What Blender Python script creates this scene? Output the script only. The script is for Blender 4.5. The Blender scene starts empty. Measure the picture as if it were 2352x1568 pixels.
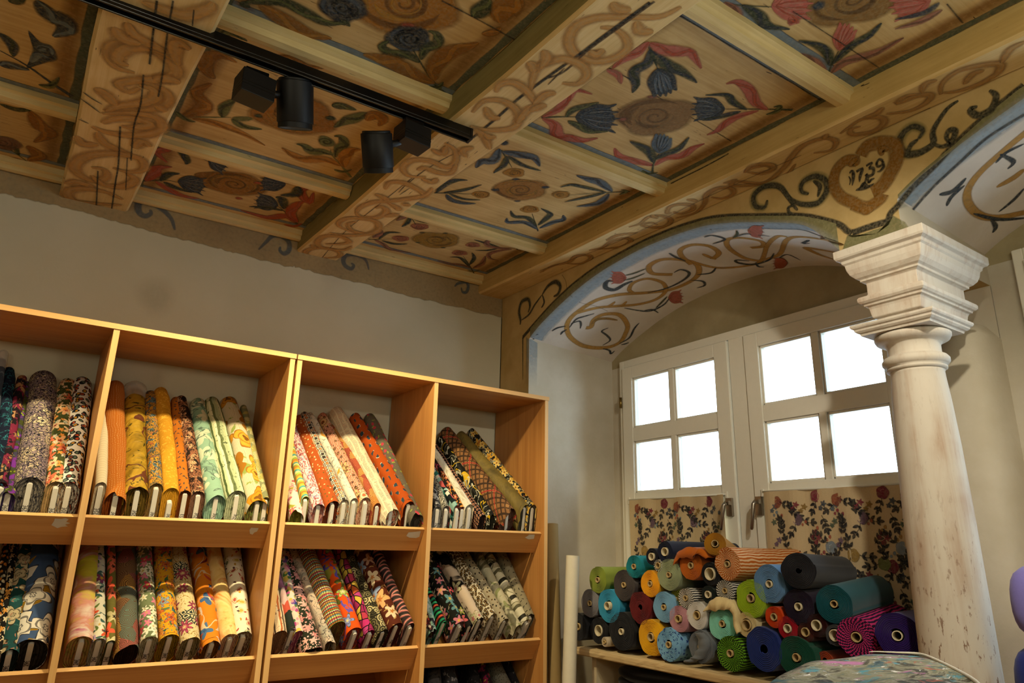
import bpy, math, random
from mathutils import Vector, Matrix, noise
V = Vector
random.seed(7)
SC = bpy.context.scene
COL = SC.collection
PI = math.pi
EYE = 1.35                      # eye height above the floor; the room is laid out around the place the photographer stood
# ---------------------------------------------------------------- camera
F_PX = 1612.05
def cam_axes(a, b, c):
    cy, sy, cp, sp, cr, sr = math.cos(a), math.sin(a), math.cos(b), math.sin(b), math.cos(c), math.sin(c)
    f = V((sy*cp, cy*cp, sp)); r = V((cy, -sy, 0)); u = r.cross(f)
    return cr*r + sr*u, -sr*r + cr*u, -f
CR, CU, CB = cam_axes(0.6021045, 0.28640554, 0.02123513)
cam = bpy.data.cameras.new('camera')
cam.sensor_width = 36; cam.lens = 36*F_PX/2352; cam.clip_start = .05
camo = bpy.data.objects.new('camera', cam); COL.objects.link(camo)
camo.matrix_world = Matrix(((CR.x, CU.x, CB.x, 0), (CR.y, CU.y, CB.y, 0), (CR.z, CU.z, CB.z, EYE), (0, 0, 0, 1)))
SC.camera = camo
def ray(px, py): return CR*((px-1176)/F_PX) - CU*((py-784)/F_PX) - CB
# survey helpers: where the sight line of a photo point meets a known plane of the room (z counted from eye height)
def on_y(px, py, Y): d = ray(px, py); return d*(Y/d.y)
def on_x(px, py, X): d = ray(px, py); return d*(X/d.x)
def cz(x, y, o=0): return 1.3985 + .018*x + .021*y + o             # ceiling: o = height above the beam undersides
def on_c(px, py, o=0): d = ray(px, py); return d*((1.3985+o)/(d.z-.018*d.x-.021*d.y))
def up(p): return V((p[0], p[1], p[2]+EYE))
def depth(p): return -(p.dot(CB))
# ---------------------------------------------------------------- mesh builder
class MB:
    def __init__(s): s.v = []; s.f = []; s.mi = []; s.uv = []; s.col = {}; s.m = 0; s.sm = []; s.smooth = False
    def vert(s, p, c=None):
        s.v.append(V(p))
        if c is not None: s.col[len(s.v)-1] = c
        return len(s.v)-1
    def face(s, ids, uv=None):
        s.f.append(tuple(ids)); s.mi.append(s.m); s.uv.append(uv); s.sm.append(s.smooth)
    def poly(s, pts, uv=None): s.face([s.vert(p) for p in pts], uv)
    def hexa(s, p):   # 8 corners: bottom 4 counter-clockwise, top 4
        b = [s.vert(q) for q in p]
        for q in ((3, 2, 1, 0), (4, 5, 6, 7), (0, 1, 5, 4), (1, 2, 6, 5), (2, 3, 7, 6), (3, 0, 4, 7)): s.face([b[i] for i in q])
    def box(s, x0, x1, y0, y1, z0, z1):
        s.hexa([(x0, y0, z0), (x1, y0, z0), (x1, y1, z0), (x0, y1, z0), (x0, y0, z1), (x1, y0, z1), (x1, y1, z1), (x0, y1, z1)])
    def loft(s, rings, closed=True, cap0=True, cap1=True, uvf=None):
        n = len(rings[0]); ids = [[s.vert(p) for p in r] for r in rings]
        for i in range(len(rings)-1):
            for j in range(n if closed else n-1):
                k = (j+1) % n
                uv = [uvf(i, j), uvf(i, j+1), uvf(i+1, j+1), uvf(i+1, j)] if uvf else None
                s.face([ids[i][j], ids[i][k], ids[i+1][k], ids[i+1][j]], uv)
        if cap0: s.face(ids[0][::-1])
        if cap1: s.face(ids[-1])
        return ids
    def tube(s, path, r, n=10, cap=True):
        path = [V(p) for p in path]; rings = []
        u0 = None
        for i, p in enumerate(path):
            t = (path[min(i+1, len(path)-1)]-path[max(i-1, 0)]).normalized()
            if u0 is None: u0 = t.orthogonal().normalized()
            u0 = (u0 - t*u0.dot(t)).normalized(); w = t.cross(u0)
            rr = r[i] if isinstance(r, (list, tuple)) else r
            rings.append([p + (u0*math.cos(2*PI*j/n) + w*math.sin(2*PI*j/n))*rr for j in range(n)])
        s.loft(rings, True, cap, cap)
    def lathe(s, prof, c, n=40):  # prof (r,z)
        s.loft([[(c[0]+r*math.cos(2*PI*j/n), c[1]+r*math.sin(2*PI*j/n), z) for j in range(n)] for r, z in prof])
    def build(s, name, mats, parent=None, bevel=0, auto=False):
        me = bpy.data.meshes.new(name)
        o0 = ORG.get(parent, V((0, 0, 0))) if parent else V((0, 0, 0))
        off = o0 - V((0, 0, EYE))
        me.from_pydata([p-off for p in s.v], [], s.f)
        mats = list(mats) if isinstance(mats, (list, tuple)) else [mats]
        if 99 in s.mi: s.mi = [len(mats) if k == 99 else k for k in s.mi]; mats.append(M_PAINT)
        for m in mats: me.materials.append(m)
        me.polygons.foreach_set('material_index', s.mi)
        me.polygons.foreach_set('use_smooth', s.sm)
        if any(u is not None for u in s.uv):
            l = me.uv_layers.new(name='UVMap'); k = 0; flat = []
            for f, u in zip(s.f, s.uv):
                for j in range(len(f)): flat += list(u[j]) if u else [0, 0]
            l.data.foreach_set('uv', flat)
        if s.col:
            a = me.color_attributes.new('paint', 'FLOAT_COLOR', 'POINT'); flat = []
            for i in range(len(s.v)): flat += list(s.col.get(i, (0, 0, 0, 0)))
            a.data.foreach_set('color', flat)
        me.update()
        o = bpy.data.objects.new(name, me); COL.objects.link(o)
        if parent: o.parent = parent; ORG[o] = ORG.get(parent, V((0, 0, 0)))
        else: ORG[o] = V((0, 0, 0))
        if bevel:
            b = o.modifiers.new('bevel', 'BEVEL'); b.width = bevel; b.segments = 2; b.limit_method = 'ANGLE'; b.angle_limit = .7
        return o
ORG = {}
def tag(o, label=None, cat=None, group=None, kind=None):
    if label: o['label'] = label
    if cat: o['category'] = cat
    if group: o['group'] = group
    if kind: o['kind'] = kind
    return o
def thing(name, loc, label=None, cat=None, group=None, kind=None):
    o = bpy.data.objects.new(name, None); COL.objects.link(o); o.empty_display_size = .05
    o.location = up(loc); ORG[o] = V(o.location)
    return tag(o, label, cat, group, kind)
# ---------------------------------------------------------------- colours and node helper
def lin(h):
    if not isinstance(h, str): return h
    h = h.lstrip('#')
    if len(h) == 3: h = ''.join(c*2 for c in h)
    r = []
    for i in (0, 2, 4):
        c = int(h[i:i+2], 16)/255
        r.append(c/12.92 if c <= .04045 else ((c+.055)/1.055)**2.4)
    return (*r, 1)
class G:
    def __init__(s, name, rough=.8, spec=.3):
        s.mat = bpy.data.materials.new(name); s.mat.use_nodes = True
        s.t = s.mat.node_tree; s.N = s.t.nodes; s.L = s.t.links
        s.b = s.N['Principled BSDF']; s.b.inputs['Roughness'].default_value = rough
        s.b.inputs['Specular IOR Level'].default_value = spec
    def put(s, sock, v):
        if v is None: return
        if isinstance(v, bpy.types.NodeSocket): s.L.new(v, sock)
        elif isinstance(v, str): sock.default_value = lin(v)
        else: sock.default_value = v
    def n(s, ty, ins=None, **kw):
        n = s.N.new('ShaderNode'+ty)
        for k, v in kw.items(): setattr(n, k, v)
        for k, v in (ins or {}).items(): s.put(n.inputs[k], v)
        return n
    def m(s, op, a, b=None, c=None, clamp=False):
        n = s.n('Math', operation=op, use_clamp=clamp)
        for i, v in enumerate((a, b, c)): s.put(n.inputs[i], v)
        return n.outputs[0]
    def vm(s, op, a, b=None, sc=None):
        n = s.n('VectorMath', operation=op); s.put(n.inputs[0], a); s.put(n.inputs[1], b)
        if sc is not None: s.put(n.inputs['Scale'], sc)
        return n.outputs['Value'] if op in ('LENGTH', 'DISTANCE', 'DOT_PRODUCT') else n.outputs[0]
    def mix(s, f, a, b, mode='MIX'):
        n = s.n('Mix', data_type='RGBA', blend_type=mode); s.put(n.inputs[0], f); s.put(n.inputs[6], a); s.put(n.inputs[7], b)
        return n.outputs[2]
    def ramp(s, f, stops, interp='LINEAR'):
        n = s.n('ValToRGB'); r = n.color_ramp; r.interpolation = interp
        while len(r.elements) < len(stops): r.elements.new(.5)
        for e, (p, c) in zip(r.elements, stops): e.position = p; e.color = lin(c)
        s.put(n.inputs[0], f); return n.outputs[0]
    def step(s, x, lo, hi):   # smooth 0..1
        n = s.n('MapRange', interpolation_type='SMOOTHSTEP'); s.put(n.inputs[0], x); s.put(n.inputs[1], lo); s.put(n.inputs[2], hi)
        return n.outputs[0]
    def noise(s, vec, scale, detail=3, rough=.55, dist=0, col=False):
        n = s.n('TexNoise', {'Vector': vec, 'Scale': scale, 'Detail': detail, 'Roughness': rough, 'Distortion': dist})
        return n.outputs['Color' if col else 'Fac']
    def map(s, vec, loc=(0, 0, 0), rot=(0, 0, 0), sc=(1, 1, 1)):
        n = s.n('Mapping'); s.put(n.inputs[0], vec); n.inputs[1].default_value = loc; n.inputs[2].default_value = rot; n.inputs[3].default_value = sc
        return n.outputs[0]
    def xyz(s, vec): n = s.n('SeparateXYZ'); s.put(n.inputs[0], vec); return n.outputs
    def cmb(s, x, y, z=0.0):
        n = s.n('CombineXYZ'); s.put(n.inputs[0], x); s.put(n.inputs[1], y); s.put(n.inputs[2], z); return n.outputs[0]
    @property
    def obj(s): return s.n('TexCoord').outputs['Object']
    @property
    def pos(s): return s.n('NewGeometry').outputs['Position']
    @property
    def uvc(s): return s.n('TexCoord').outputs['UV']
    def bump(s, h, strength=.3, dist=.002):
        n = s.n('Bump', {'Height': h, 'Strength': strength, 'Distance': dist}); s.L.new(n.outputs[0], s.b.inputs['Normal'])
    def done(s, col):
        s.put(s.b.inputs['Base Color'], col); return s.mat
def plain(name, c, rough=.6, spec=.4, metal=0, nz=.06, sc=40):
    g = G(name, rough, spec); g.b.inputs['Metallic'].default_value = metal
    f = g.noise(g.pos, sc, 3)
    c1 = lin(c); c0 = tuple(x*(1-nz*2) for x in c1[:3])+(1,)
    return g.done(g.mix(f, c0, c1))
# ---------------------------------------------------------------- materials of the room
def painted(name, basef, rough=.75, wear=.25, wsc=60):
    g = G(name, rough, .25)
    return g.done(basef(g))
g = G('brushed distemper paint', .8, .2)     # pigment laid over the boards: thin at the edge of a stroke, rubbed through in places
a = g.n('Attribute', attribute_name='paint')
w = g.step(g.noise(g.pos, 60, 4, .65), .45, .70); w2 = g.noise(g.pos, 9, 2)
k = g.m('MULTIPLY', g.m('MULTIPLY_ADD', w, -.28, 1.0), g.m('MULTIPLY_ADD', w2, .4, .76, clamp=True))
g.put(g.b.inputs['Alpha'], g.m('MULTIPLY', a.outputs['Alpha'], k))
br = g.noise(g.map(g.pos, sc=(120, 120, 120)), 1, 3, .6)
M_PAINT = g.done(g.mix(g.m('MULTIPLY', g.step(br, .35, .7), .28), a.outputs['Color'], g.mix(.5, a.outputs['Color'], '#d8c8a0')))
def grain(g, along, c0, c1, fine=160, dashes=.0, crack=None):
    # long wood grain running along one axis, short dark checks in it
    sc = [fine, fine, fine]; sc[along] = 3.0
    p = g.map(g.pos, sc=tuple(sc))
    f = g.noise(p, 1, 4, .6, .3)
    blot = g.noise(g.pos, 4.5, 4, .6)
    f2 = g.m('ADD', g.m('MULTIPLY', f, .6), g.m('MULTIPLY', blot, .55))
    c = g.mix(g.step(f2, .30, .85), c0, c1)
    if dashes:
        sd = [150, 150, 150]; sd[along] = 22
        d = g.noise(g.map(g.pos, sc=tuple(sd)), 1, 1, .4)
        zone = g.step(g.noise(g.pos, 5.0, 2), .5, .62)
        c = g.mix(g.m('MULTIPLY', g.m('MULTIPLY', g.step(d, .73, .765), zone), dashes), c, '#1c130a')
    return c
M_PANEL = painted('painted panel boards', lambda g: grain(g, 0, '#a98b52', '#cbb07a', 70, .9), wear=.3)
M_BEAM = painted('painted beam wood', lambda g: grain(g, 1, '#bb9d62', '#d6bf8b', 90, .85), wear=.3)
M_BEAMSIDE = painted('olive painted beam side', lambda g: grain(g, 1, '#7d7040', '#988a55', 60, .4))
M_OCHREBEAM = painted('ochre painted wall beam', lambda g: grain(g, 1, '#ac9054', '#c4a86c', 60, .9), wear=.3)
M_BATTEN = painted('cream painted batten', lambda g: grain(g, 0, '#bba36a', '#d5c18c', 90, .5))
def plaster(c0, c1, c2=None, sc=3.2):
    def f(g):
        n = g.noise(g.pos, sc, 5, .62); m = g.noise(g.pos, 26, 4, .6)
        c = g.mix(g.step(n, .32, .7), c0, c1)
        c = g.mix(g.m('MULTIPLY', g.step(m, .5, .8), .35), c, c2 or c1)
        g.bump(g.noise(g.pos, 55, 4), .25, .004)
        return c
    return f
M_FRIEZE = painted('ochre limewash plaster', plaster('#a88e58', '#c2a874', '#b29a66'), .9, .2)
M_VAULT = painted('pale vault plaster', plaster('#c9bfb4', '#d9d2c9', '#cfc5b6', 2.2), .9, .2)
M_REVEAL = painted('grey cream plaster', plaster('#b5ac98', '#c6bfb0', '#beb5a2', 2.4), .9, .2)
M_WALL = painted('off white wall plaster', plaster('#bfbba4', '#c7c3ae', '#c3bfa8', 1.6), .9, .12)
M_LUNETTE = painted('brown ochre plaster', plaster('#8f8262', '#a69a7a', '#998c6c', 2.6), .9, .2)
M_DARKWALL = plain('plain plaster', '#b8ab90', .9, .2)
M_FLOOR = plain('floor boards', '#a88a66', .6, .3)
def wood(name, along, c0='#a8713a', c1='#c48d4e', rough=.45):
    g = G(name, rough, .35)
    sc = [130, 130, 130]; sc[along] = 2.2
    f = g.noise(g.map(g.pos, sc=tuple(sc)), 1, 3, .6)
    sc2 = [16, 16, 16]; sc2[along] = .7
    f2 = g.noise(g.map(g.pos, sc=tuple(sc2)), 1, 2, .5)
    c = g.mix(g.step(g.m('MULTIPLY_ADD', f2, .6, g.m('MULTIPLY', f, .4)), .3, .72), c0, c1)
    return g.done(c)
M_BEECH_X = wood('beech veneer horizontal', 0)
M_BEECH_Z = wood('beech veneer upright', 2)
M_EDGE_X = wood('beech edge strip', 0, '#c99a5e', '#d6ae74')
M_EDGE_Z = wood('beech edge strip upright', 2, '#c99a5e', '#d6ae74')
M_WHITEWIN = plain('white window paint', '#e4e0d2', .45, .4, nz=.03)
M_BLACK = plain('black powder coat', '#090909', .5, .35, nz=.02)
M_BLACKRAIL = plain('black satin rail', '#060606', .3, .5, nz=.02)
M_STEEL = plain('brushed nickel', '#a9a196', .3, .5, 1.0)
M_BRASS = plain('aged brass', '#8a7440', .35, .5, 1.0)
M_CARD = plain('white cardboard', '#cfc8b8', .8, .2, nz=.04)
M_TUBECARD = plain('brown card tube', '#a08a60', .85, .2)
M_TUBEWHITE = plain('pale card tube', '#cfc9b6', .8, .2)
M_INK = plain('ink', '#23262e', .8, .1)
M_TAPE = plain('torn paper tape', '#c9bea8', .8, .2)
M_GAP = plain('dark gap', '#120d08', .95, .1)
g = G('window glass', .03, .5)
gl = g.n('BsdfGlass', {'Color': (1, 1, 1, 1), 'Roughness': 0.0, 'IOR': 1.45})
tr = g.n('BsdfTransparent', {'Color': (.97, .985, 1, 1)})
fr = g.n('Fresnel', {'IOR': 1.25})
mx = g.n('MixShader'); g.L.new(fr.outputs[0], mx.inputs[0]); g.L.new(tr.outputs[0], mx.inputs[1])
gs = g.n('BsdfGlossy', {'Roughness': .02}); g.L.new(gs.outputs[0], mx.inputs[2])
g.L.new(mx.outputs[0], g.N['Material Output'].inputs['Surface']); g.N.remove(gl); M_GLASS = g.mat
g = G('lamp lens', .2); g.b.inputs['Emission Color'].default_value = (1, .78, .5, 1); g.b.inputs['Emission Strength'].default_value = 4; M_LENS = g.mat
# weathered marble of the column: cream whitewash worn through to pink brown stone
def stone():
    g = G('limewashed stone', .7, .3)
    p = g.map(g.pos, sc=(26, 26, 2.2))
    n = g.noise(p, 1, 5, .65, .4); b = g.noise(g.pos, 3.5, 4, .6)
    c = g.mix(g.step(g.m('MULTIPLY_ADD', b, .5, g.m('MULTIPLY', n, .5)), .44, .72), '#c8c0b2', '#a98f78')
    k = g.noise(g.map(g.pos, sc=(75, 75, 22)), 1, 4, .7)
    z = g.step(g.xyz(g.pos)[2], 1.65, .95)
    c = g.mix(g.m('MULTIPLY', g.step(k, .58, .66), g.m('MULTIPLY_ADD', z, .85, .12)), c, '#75533a')
    g.bump(n, .25, .003)
    return g.done(c)
M_STONE = stone()
# ---------------------------------------------------------------- brush strokes laid on painted surfaces
def catmull(pts, n=5, closed=False):
    out = []; N = len(pts)
    if N < 3 and not closed:
        return [tuple(pts[0][k]+(pts[-1][k]-pts[0][k])*i/n for k in range(2)) for i in range(n+1)] if N == 2 else pts
    R = range(N if closed else N-1)
    for i in R:
        p0, p1, p2, p3 = (pts[(i-1) % N], pts[i], pts[(i+1) % N], pts[(i+2) % N]) if closed else (pts[max(i-1, 0)], pts[i], pts[i+1], pts[min(i+2, N-1)])
        for j in range(n):
            t = j/n
            out.append(tuple(.5*(2*p1[k]+(p2[k]-p0[k])*t+(2*p0[k]-5*p1[k]+4*p2[k]-p3[k])*t*t+(3*p1[k]-p0[k]-3*p2[k]+p3[k])*t**3) for k in range(2)))
    if not closed: out.append(tuple(pts[-1]))
    return out
PAL = dict(N='#222e3a', B='#465868', S='#66747c', G='#2c3620', g='#5a6034', O='#8a5a1c', o='#a9742c', y='#c19238', R='#a0442a', r='#a8584a',
           p='#94604c', m='#6d4a38', K='#15110c', u='#5d6a72', U='#687780', w='#cdb183', q='#a97f3c', Q='#8b6a34', d='#30302a', e='#6f7768', b='#8aa0b4', t='#7a5216')
class Paint:
    def __init__(s, mb, proj, nrm):
        s.mb = mb; s.P = proj; s.n = nrm; s.k = 0; s.slot = 0
    def pt(s, q): return s.P(q[0], q[1])
    def lift(s): s.k += 1; return .0008 + (s.k % 90)*.00003
    def ribbon(s, pts3, ws, col, alpha=1.0, soft=.35):
        m0 = s.mb.m; s.mb.m = 99
        lf = s.lift(); c = lin(PAL.get(col, col))[:3]; N = len(pts3); prev = None
        for i, p in enumerate(pts3):
            t = (pts3[min(i+1, N-1)]-pts3[max(i-1, 0)])
            nn = s.n(p); side = nn.cross(t)
            if side.length < 1e-9: side = V((1, 0, 0))
            side.normalize(); w = ws[i]/2; q = p + nn*lf
            e = .0025 + w*soft
            row = [s.mb.vert(q+side*(w+e*.5), (*c, 0)), s.mb.vert(q+side*max(w-e*.5, w*.3), (*c, alpha)), s.mb.vert(q-side*max(w-e*.5, w*.3), (*c, alpha)), s.mb.vert(q-side*(w+e*.5), (*c, 0))]
            if prev:
                for j in range(3): s.mb.face((prev[j], prev[j+1], row[j+1], row[j]))
            prev = row
        s.mb.m = m0
    def stroke(s, pts, w, col, prof='l', alpha=1.0, soft=.35, n=5):
        q = catmull(pts, n); P3 = [s.pt(x) for x in q]; N = len(P3)-1
        f = {'l': lambda t: .25+.75*math.sin(PI*min(max(t, .0), 1))**.7, 'c': lambda t: 1, 't': lambda t: 1-.8*t, 'T': lambda t: .2+.8*t,
             'f': lambda t: .12+.88*math.sin(PI*t**.8)**1.0}[prof]
        s.ribbon(P3, [w*f(i/N) for i in range(N+1)], col, alpha, soft)
    def fill(s, pts, col, alpha=1.0, soft=.006, n=4, curve=True):
        q = catmull(pts, n, True) if curve else pts
        P3 = [s.pt(x) for x in q]; s.fill3(P3, col, alpha, soft)
    def fill3(s, P3, col, alpha=1.0, soft=.006):
        m0 = s.mb.m; s.mb.m = 99
        lf = s.lift(); c = lin(PAL.get(col, col))[:3]
        ctr = sum(P3, V((0, 0, 0)))/len(P3); nn = s.n(ctr)
        ci = s.mb.vert(ctr+nn*lf, (*c, alpha)); A = []; B = []
        for p in P3:
            d = (ctr-p); L = d.length or 1e-6
            A.append(s.mb.vert(p+d*min(soft/L, .5)+nn*lf, (*c, alpha))); B.append(s.mb.vert(p-d*min(soft/L, .5)*.5+nn*lf, (*c, 0)))
        for i in range(len(P3)):
            j = (i+1) % len(P3)
            s.mb.face((ci, A[i], A[j])); s.mb.face((A[i], B[i], B[j], A[j]))
        s.mb.m = m0
    def axes(s, q):
        a = s.pt(q); e = s.pt((q[0]+4, q[1]))-a; nn = s.n(a); e = (e-nn*e.dot(nn)).normalized(); return a, e, nn.cross(e)
    def disc(s, q, rx, ry, col, alpha=1, rot=0, wob=.06, lobes=0, soft=.008):
        a, e, f = s.axes(q); P3 = []
        for i in range(26):
            th = 2*PI*i/26; k = 1+wob*math.sin(3*th+q[0])+(.12*abs(math.sin(lobes*th/2)) if lobes else 0)
            x, y = rx*k*math.cos(th), ry*k*math.sin(th)
            P3.append(a+e*(x*math.cos(rot)-y*math.sin(rot))+f*(x*math.sin(rot)+y*math.cos(rot)))
        s.fill3(P3, col, alpha, soft)
    def swirl(s, q, r, col, w, turns=2.2, a0=0, squash=1):
        a, e, f = s.axes(q); P3 = []; N = int(20*turns)
        for i in range(N+1):
            th = a0+2*PI*turns*i/N; rr = r*(.12+.88*i/N)
            P3.append(a+e*rr*math.cos(th)+f*rr*math.sin(th)*squash)
        s.ribbon(P3, [w*(.5+.5*math.sin(PI*i/N)) for i in range(N+1)], col, .7, .5)
    def rose(s, q, r, c0='#8f5f22', c1='#6d4212', c2='#b07c34', squash=.85, petals=5):
        a, e, f = s.axes(q)
        r *= 1.12
        s.disc(q, r, r*squash, c0, .95, lobes=petals, soft=r*.12)
        rnd = random.Random(int(q[0]*7+q[1]))
        for k in range(9):    # petal arcs
            th0 = rnd.random()*6.28; rr = r*rnd.uniform(.35, .92); P3 = []
            for i in range(9):
                th = th0+(i/8-.5)*rnd.uniform(1.5, 1.9); P3.append(a+e*rr*math.cos(th)+f*rr*squash*math.sin(th))
            s.ribbon(P3, [r*.16*math.sin(PI*i/8)+.001 for i in range(9)], c1 if k % 2 else c2, .7, .6)
        s.swirl(q, r*.5, c1, r*.08, 1.8, q[0]); s.swirl(q, r*.38, c2, r*.05, 1.4, q[0]+2)
    def tulip(s, base, tip, w, c0, c1, n=5):
        # petals fanning from the stem end towards the tip, outlined darker
        b, t = V((*base, 0)), V((*tip, 0)); ax = t-b; pr = V((-ax.y, ax.x, 0))
        B3, T3 = s.pt(base), s.pt(tip); L = (T3-B3).length; k = w/L
        s.fill([tuple((b+ax*u+pr*v*k)[:2]) for u, v in ((0, 0), (.15, .36), (.5, .56), (.80, .50), (.88, .2), (.95, 0), (.88, -.2), (.80, -.50), (.5, -.56), (.15, -.36))], c0, .95, .004)
        for i in range(n):
            v = (i/(n-1)-.5)
            P = [b, b+ax*.35+pr*v*k*.95, b+ax*.75+pr*v*k*1.02, b+ax*(1.06-.2*abs(v))+pr*v*k*(1.05+.5*abs(v))]
            s.stroke([tuple(x[:2]) for x in P], w*.34, c0, 'f')
        for i in range(n-1):
            v = ((i+.5)/(n-1)-.5)
            P = [b+ax*.1, b+ax*.4+pr*v*k*1.0, b+ax*.75+pr*v*k*1.08, b+ax*(.95-.2*abs(v))+pr*v*k*1.15]
            s.stroke([tuple(x[:2]) for x in P], w*.07, c1, 'l', .9)
            P = [b+ax*.3+pr*v*k*.5, b+ax*.6+pr*(v+.07)*k*.95, b+ax*.85+pr*(v+.07)*k*1.0]
            s.stroke([tuple(x[:2]) for x in P], w*.06, '#8593a0' if c0 in 'NB' else '#c9907c', 'l', .5)
    def leaf(s, pts, w, c0, c1=None):
        w *= 1.3
        s.stroke(pts, w, c0, 'f', .92)
        if c1:
            q = catmull(pts, 3); P3 = [s.pt(x) for x in q]; N = len(P3)-1
            off = []
            for i, p in enumerate(P3):
                t = (P3[min(i+1, N)]-P3[max(i-1, 0)]); sd = s.n(p).cross(t); sd.normalize() if sd.length > 1e-9 else None
                off.append(p+sd*w*.3*math.sin(PI*i/N)*math.sin(i*.9))
            s.ribbon(off, [w*.3*math.sin(PI*(i+.5)/(N+1))+.0008 for i in range(N+1)], c1, .85, .5)
    def script(s, txt):
        for ln in txt.strip().splitlines():
            ln = ln.strip()
            if not ln: continue
            h, *ps = ln.split(); P = []
            for q in ps:
                x, y = q.split(','); P.append((float(x), float(y)))
            a = h.split(':')
            k = a[0]
            if k == 'L': s.leaf(P, float(a[2])/1000, a[1][0], a[1][1] if len(a[1]) > 1 else None)
            elif k in 'lctTf': s.stroke(P, float(a[2])/1000, a[1], k, float(a[3]) if len(a) > 3 else 1)
            elif k == 'F': s.fill(P, a[1], float(a[2]) if len(a) > 2 else 1)
            elif k == 'P': s.fill(P, a[1], float(a[2]) if len(a) > 2 else 1, curve=False)
            elif k == 'U': s.tulip(P[0], P[1], float(a[2])/1000, a[1][0], a[1][1])
            elif k == 'Z': s.rose(P[0], float(a[2])/1000, *(a[1].split('/') if a[1] else ()), **({'squash': float(a[3])} if len(a) > 3 else {}))
            elif k == 'D': s.disc(P[0], float(a[2])/1000, float(a[3])/1000, a[1])
            elif k == 'W': s.swirl(P[0], float(a[2])/1000, a[1], float(a[3])/1000, float(a[4]))
# ---------------------------------------------------------------- the room shell (metres; x along the shelf wall, y towards it)
D, WX, BX = 3.50, 2.325, 2.98
OUT_L = [(1201,774.4),(1237,732.7),(1271.8,694.8),(1315,654.7),(1360.7,620),(1393,600),(1469.6,559),(1546,526),(1622.7,503),(1673.7,496.7),(1750,495.4),(1840,495.4),(1893,505),(1929.6,516.5),(1946,530),(1957.8,534.7)]
INN_L = [(1220.8,782.6),(1250,752),(1284.8,719.7),(1321.6,685),(1365,650),(1408.3,620),(1469.6,584.7),(1546,554),(1622.7,528.6),(1699,522),(1775.7,524.7),(1840,527),(1883,541),(1916,551),(1939.5,561)]
OUT_R = [(2040.7,508),(2045.6,490),(2062,473),(2096,432),(2147,381),(2198,326.5),(2266,265),(2352,195.6)]
INN_R = [(2086,517),(2084,500),(2103,473),(2147,425),(2198,377.5),(2266,316),(2352,262)]
def interp(tab, y):
    tab = sorted(tab)
    if y <= tab[0][0]: return tab[0][1]
    for (a, b), (c, d) in zip(tab, tab[1:]):
        if y <= c: return b+(d-b)*(y-a)/(c-a) if c > a else d
    return tab[-1][1]
oz = [(p.y, p.z) for p in (on_x(*q, WX) for q in OUT_L)]
iz = [(p.y, p.z) for p in (on_x(*q, WX) for q in INN_L)]
NY1, NY0 = 3.205, 1.262        # jambs of the window niche
SHIFT = -2.155                 # the next niche towards the viewer
def arris(y):
    if y > 3.17: return 1.185 + (3.205-y)*1.2
    if y < 1.31: return 1.055 + (y-1.262)*1.1
    return .5*interp(oz, y)+.5*interp(iz, y)
AY = [NY0+(NY1-NY0)*i/44 for i in range(45)]
AZ = [arris(y) for y in AY]
for _ in range(2): AZ = [AZ[0]]+[(AZ[i-1]+2*AZ[i]+AZ[i+1])/4 for i in range(1, 44)]+[AZ[-1]]
ATAB = list(zip(AY, AZ))
def vz(x, y): return interp(ATAB, y) - .034*(x-WX)/(BX-WX)
def on_v(px, py, sh=0):
    d = ray(px, py); a, b = WX/d.x, BX/d.x
    f = lambda t: d.z*t - vz(d.x*t, d.y*t-sh)
    if f(a) > 0: return d*a
    for _ in range(40):
        m = (a+b)/2
        if f(m) > 0: b = m
        else: a = m
    return d*a
def nv(p, sh=0):
    s = (interp(ATAB, p.y-sh+.02)-interp(ATAB, p.y-sh-.02))/.04
    return V((-.05, s, -1)).normalized()
ZF, ZT = -EYE, 1.62
# floor, plain walls out of view
b = MB(); b.box(-3.2, 3.3, -3.4, 3.6, ZF-.06, ZF); tag(b.build('floor', M_FLOOR), 'brown boarded floor', kind='structure')
b = MB(); b.box(-3.3, -3.2, -3.4, 3.6, ZF, 1.8); tag(b.build('wall_left', M_DARKWALL), 'plain plastered wall', kind='structure')
b = MB(); b.box(-3.3, 3.3, -3.5, -3.4, ZF, 1.8); tag(b.build('wall_front', M_DARKWALL), 'plain plastered wall', kind='structure')
# shelf wall with the ochre band below the ceiling
wb = MB(); wb.m = 0
wb.poly([(-3.2, D, ZF), (WX+.02, D, ZF), (WX+.02, D, 1.75), (-3.2, D, 1.75)])
wb.poly([(-3.2, D+.1, ZF), (-3.2, D+.1, 1.75), (WX+.02, D+.1, 1.75), (WX+.02, D+.1, ZF)])
PW = Paint(wb, lambda x, y: on_y(x, y, D), lambda p: V((0, -1, 0)))
edge = [(-30,434),(0,443),(60,458),(121,470),(213,493),(300,518),(420,550),(500,570),(560,586.5),(662,612),(682,613),(751,632),(850,655),(950,682),(1050,705),(1153,729)]
e3 = []
for q in catmull(edge, 8):
    p = on_y(q[0]+random.uniform(-.8, .8), q[1]+random.uniform(-2.2, 2.2), D); e3.append(p+V((0, -.0006, 0)))
band = lin('#9c8660')[:3]
prev = None
for p in e3:
    r = [wb.vert(p-V((0, 0, .004)), (*band, 0)), wb.vert(p+V((0, 0, .004)), (*band, .95)), wb.vert((p.x, p.y, 1.75), (*band, .95))]
    if prev:
        wb.m = 99
        for j in (0, 1): wb.face((prev[j], r[j], r[j+1], prev[j+1]))
        wb.m = 0
    prev = r
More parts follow.
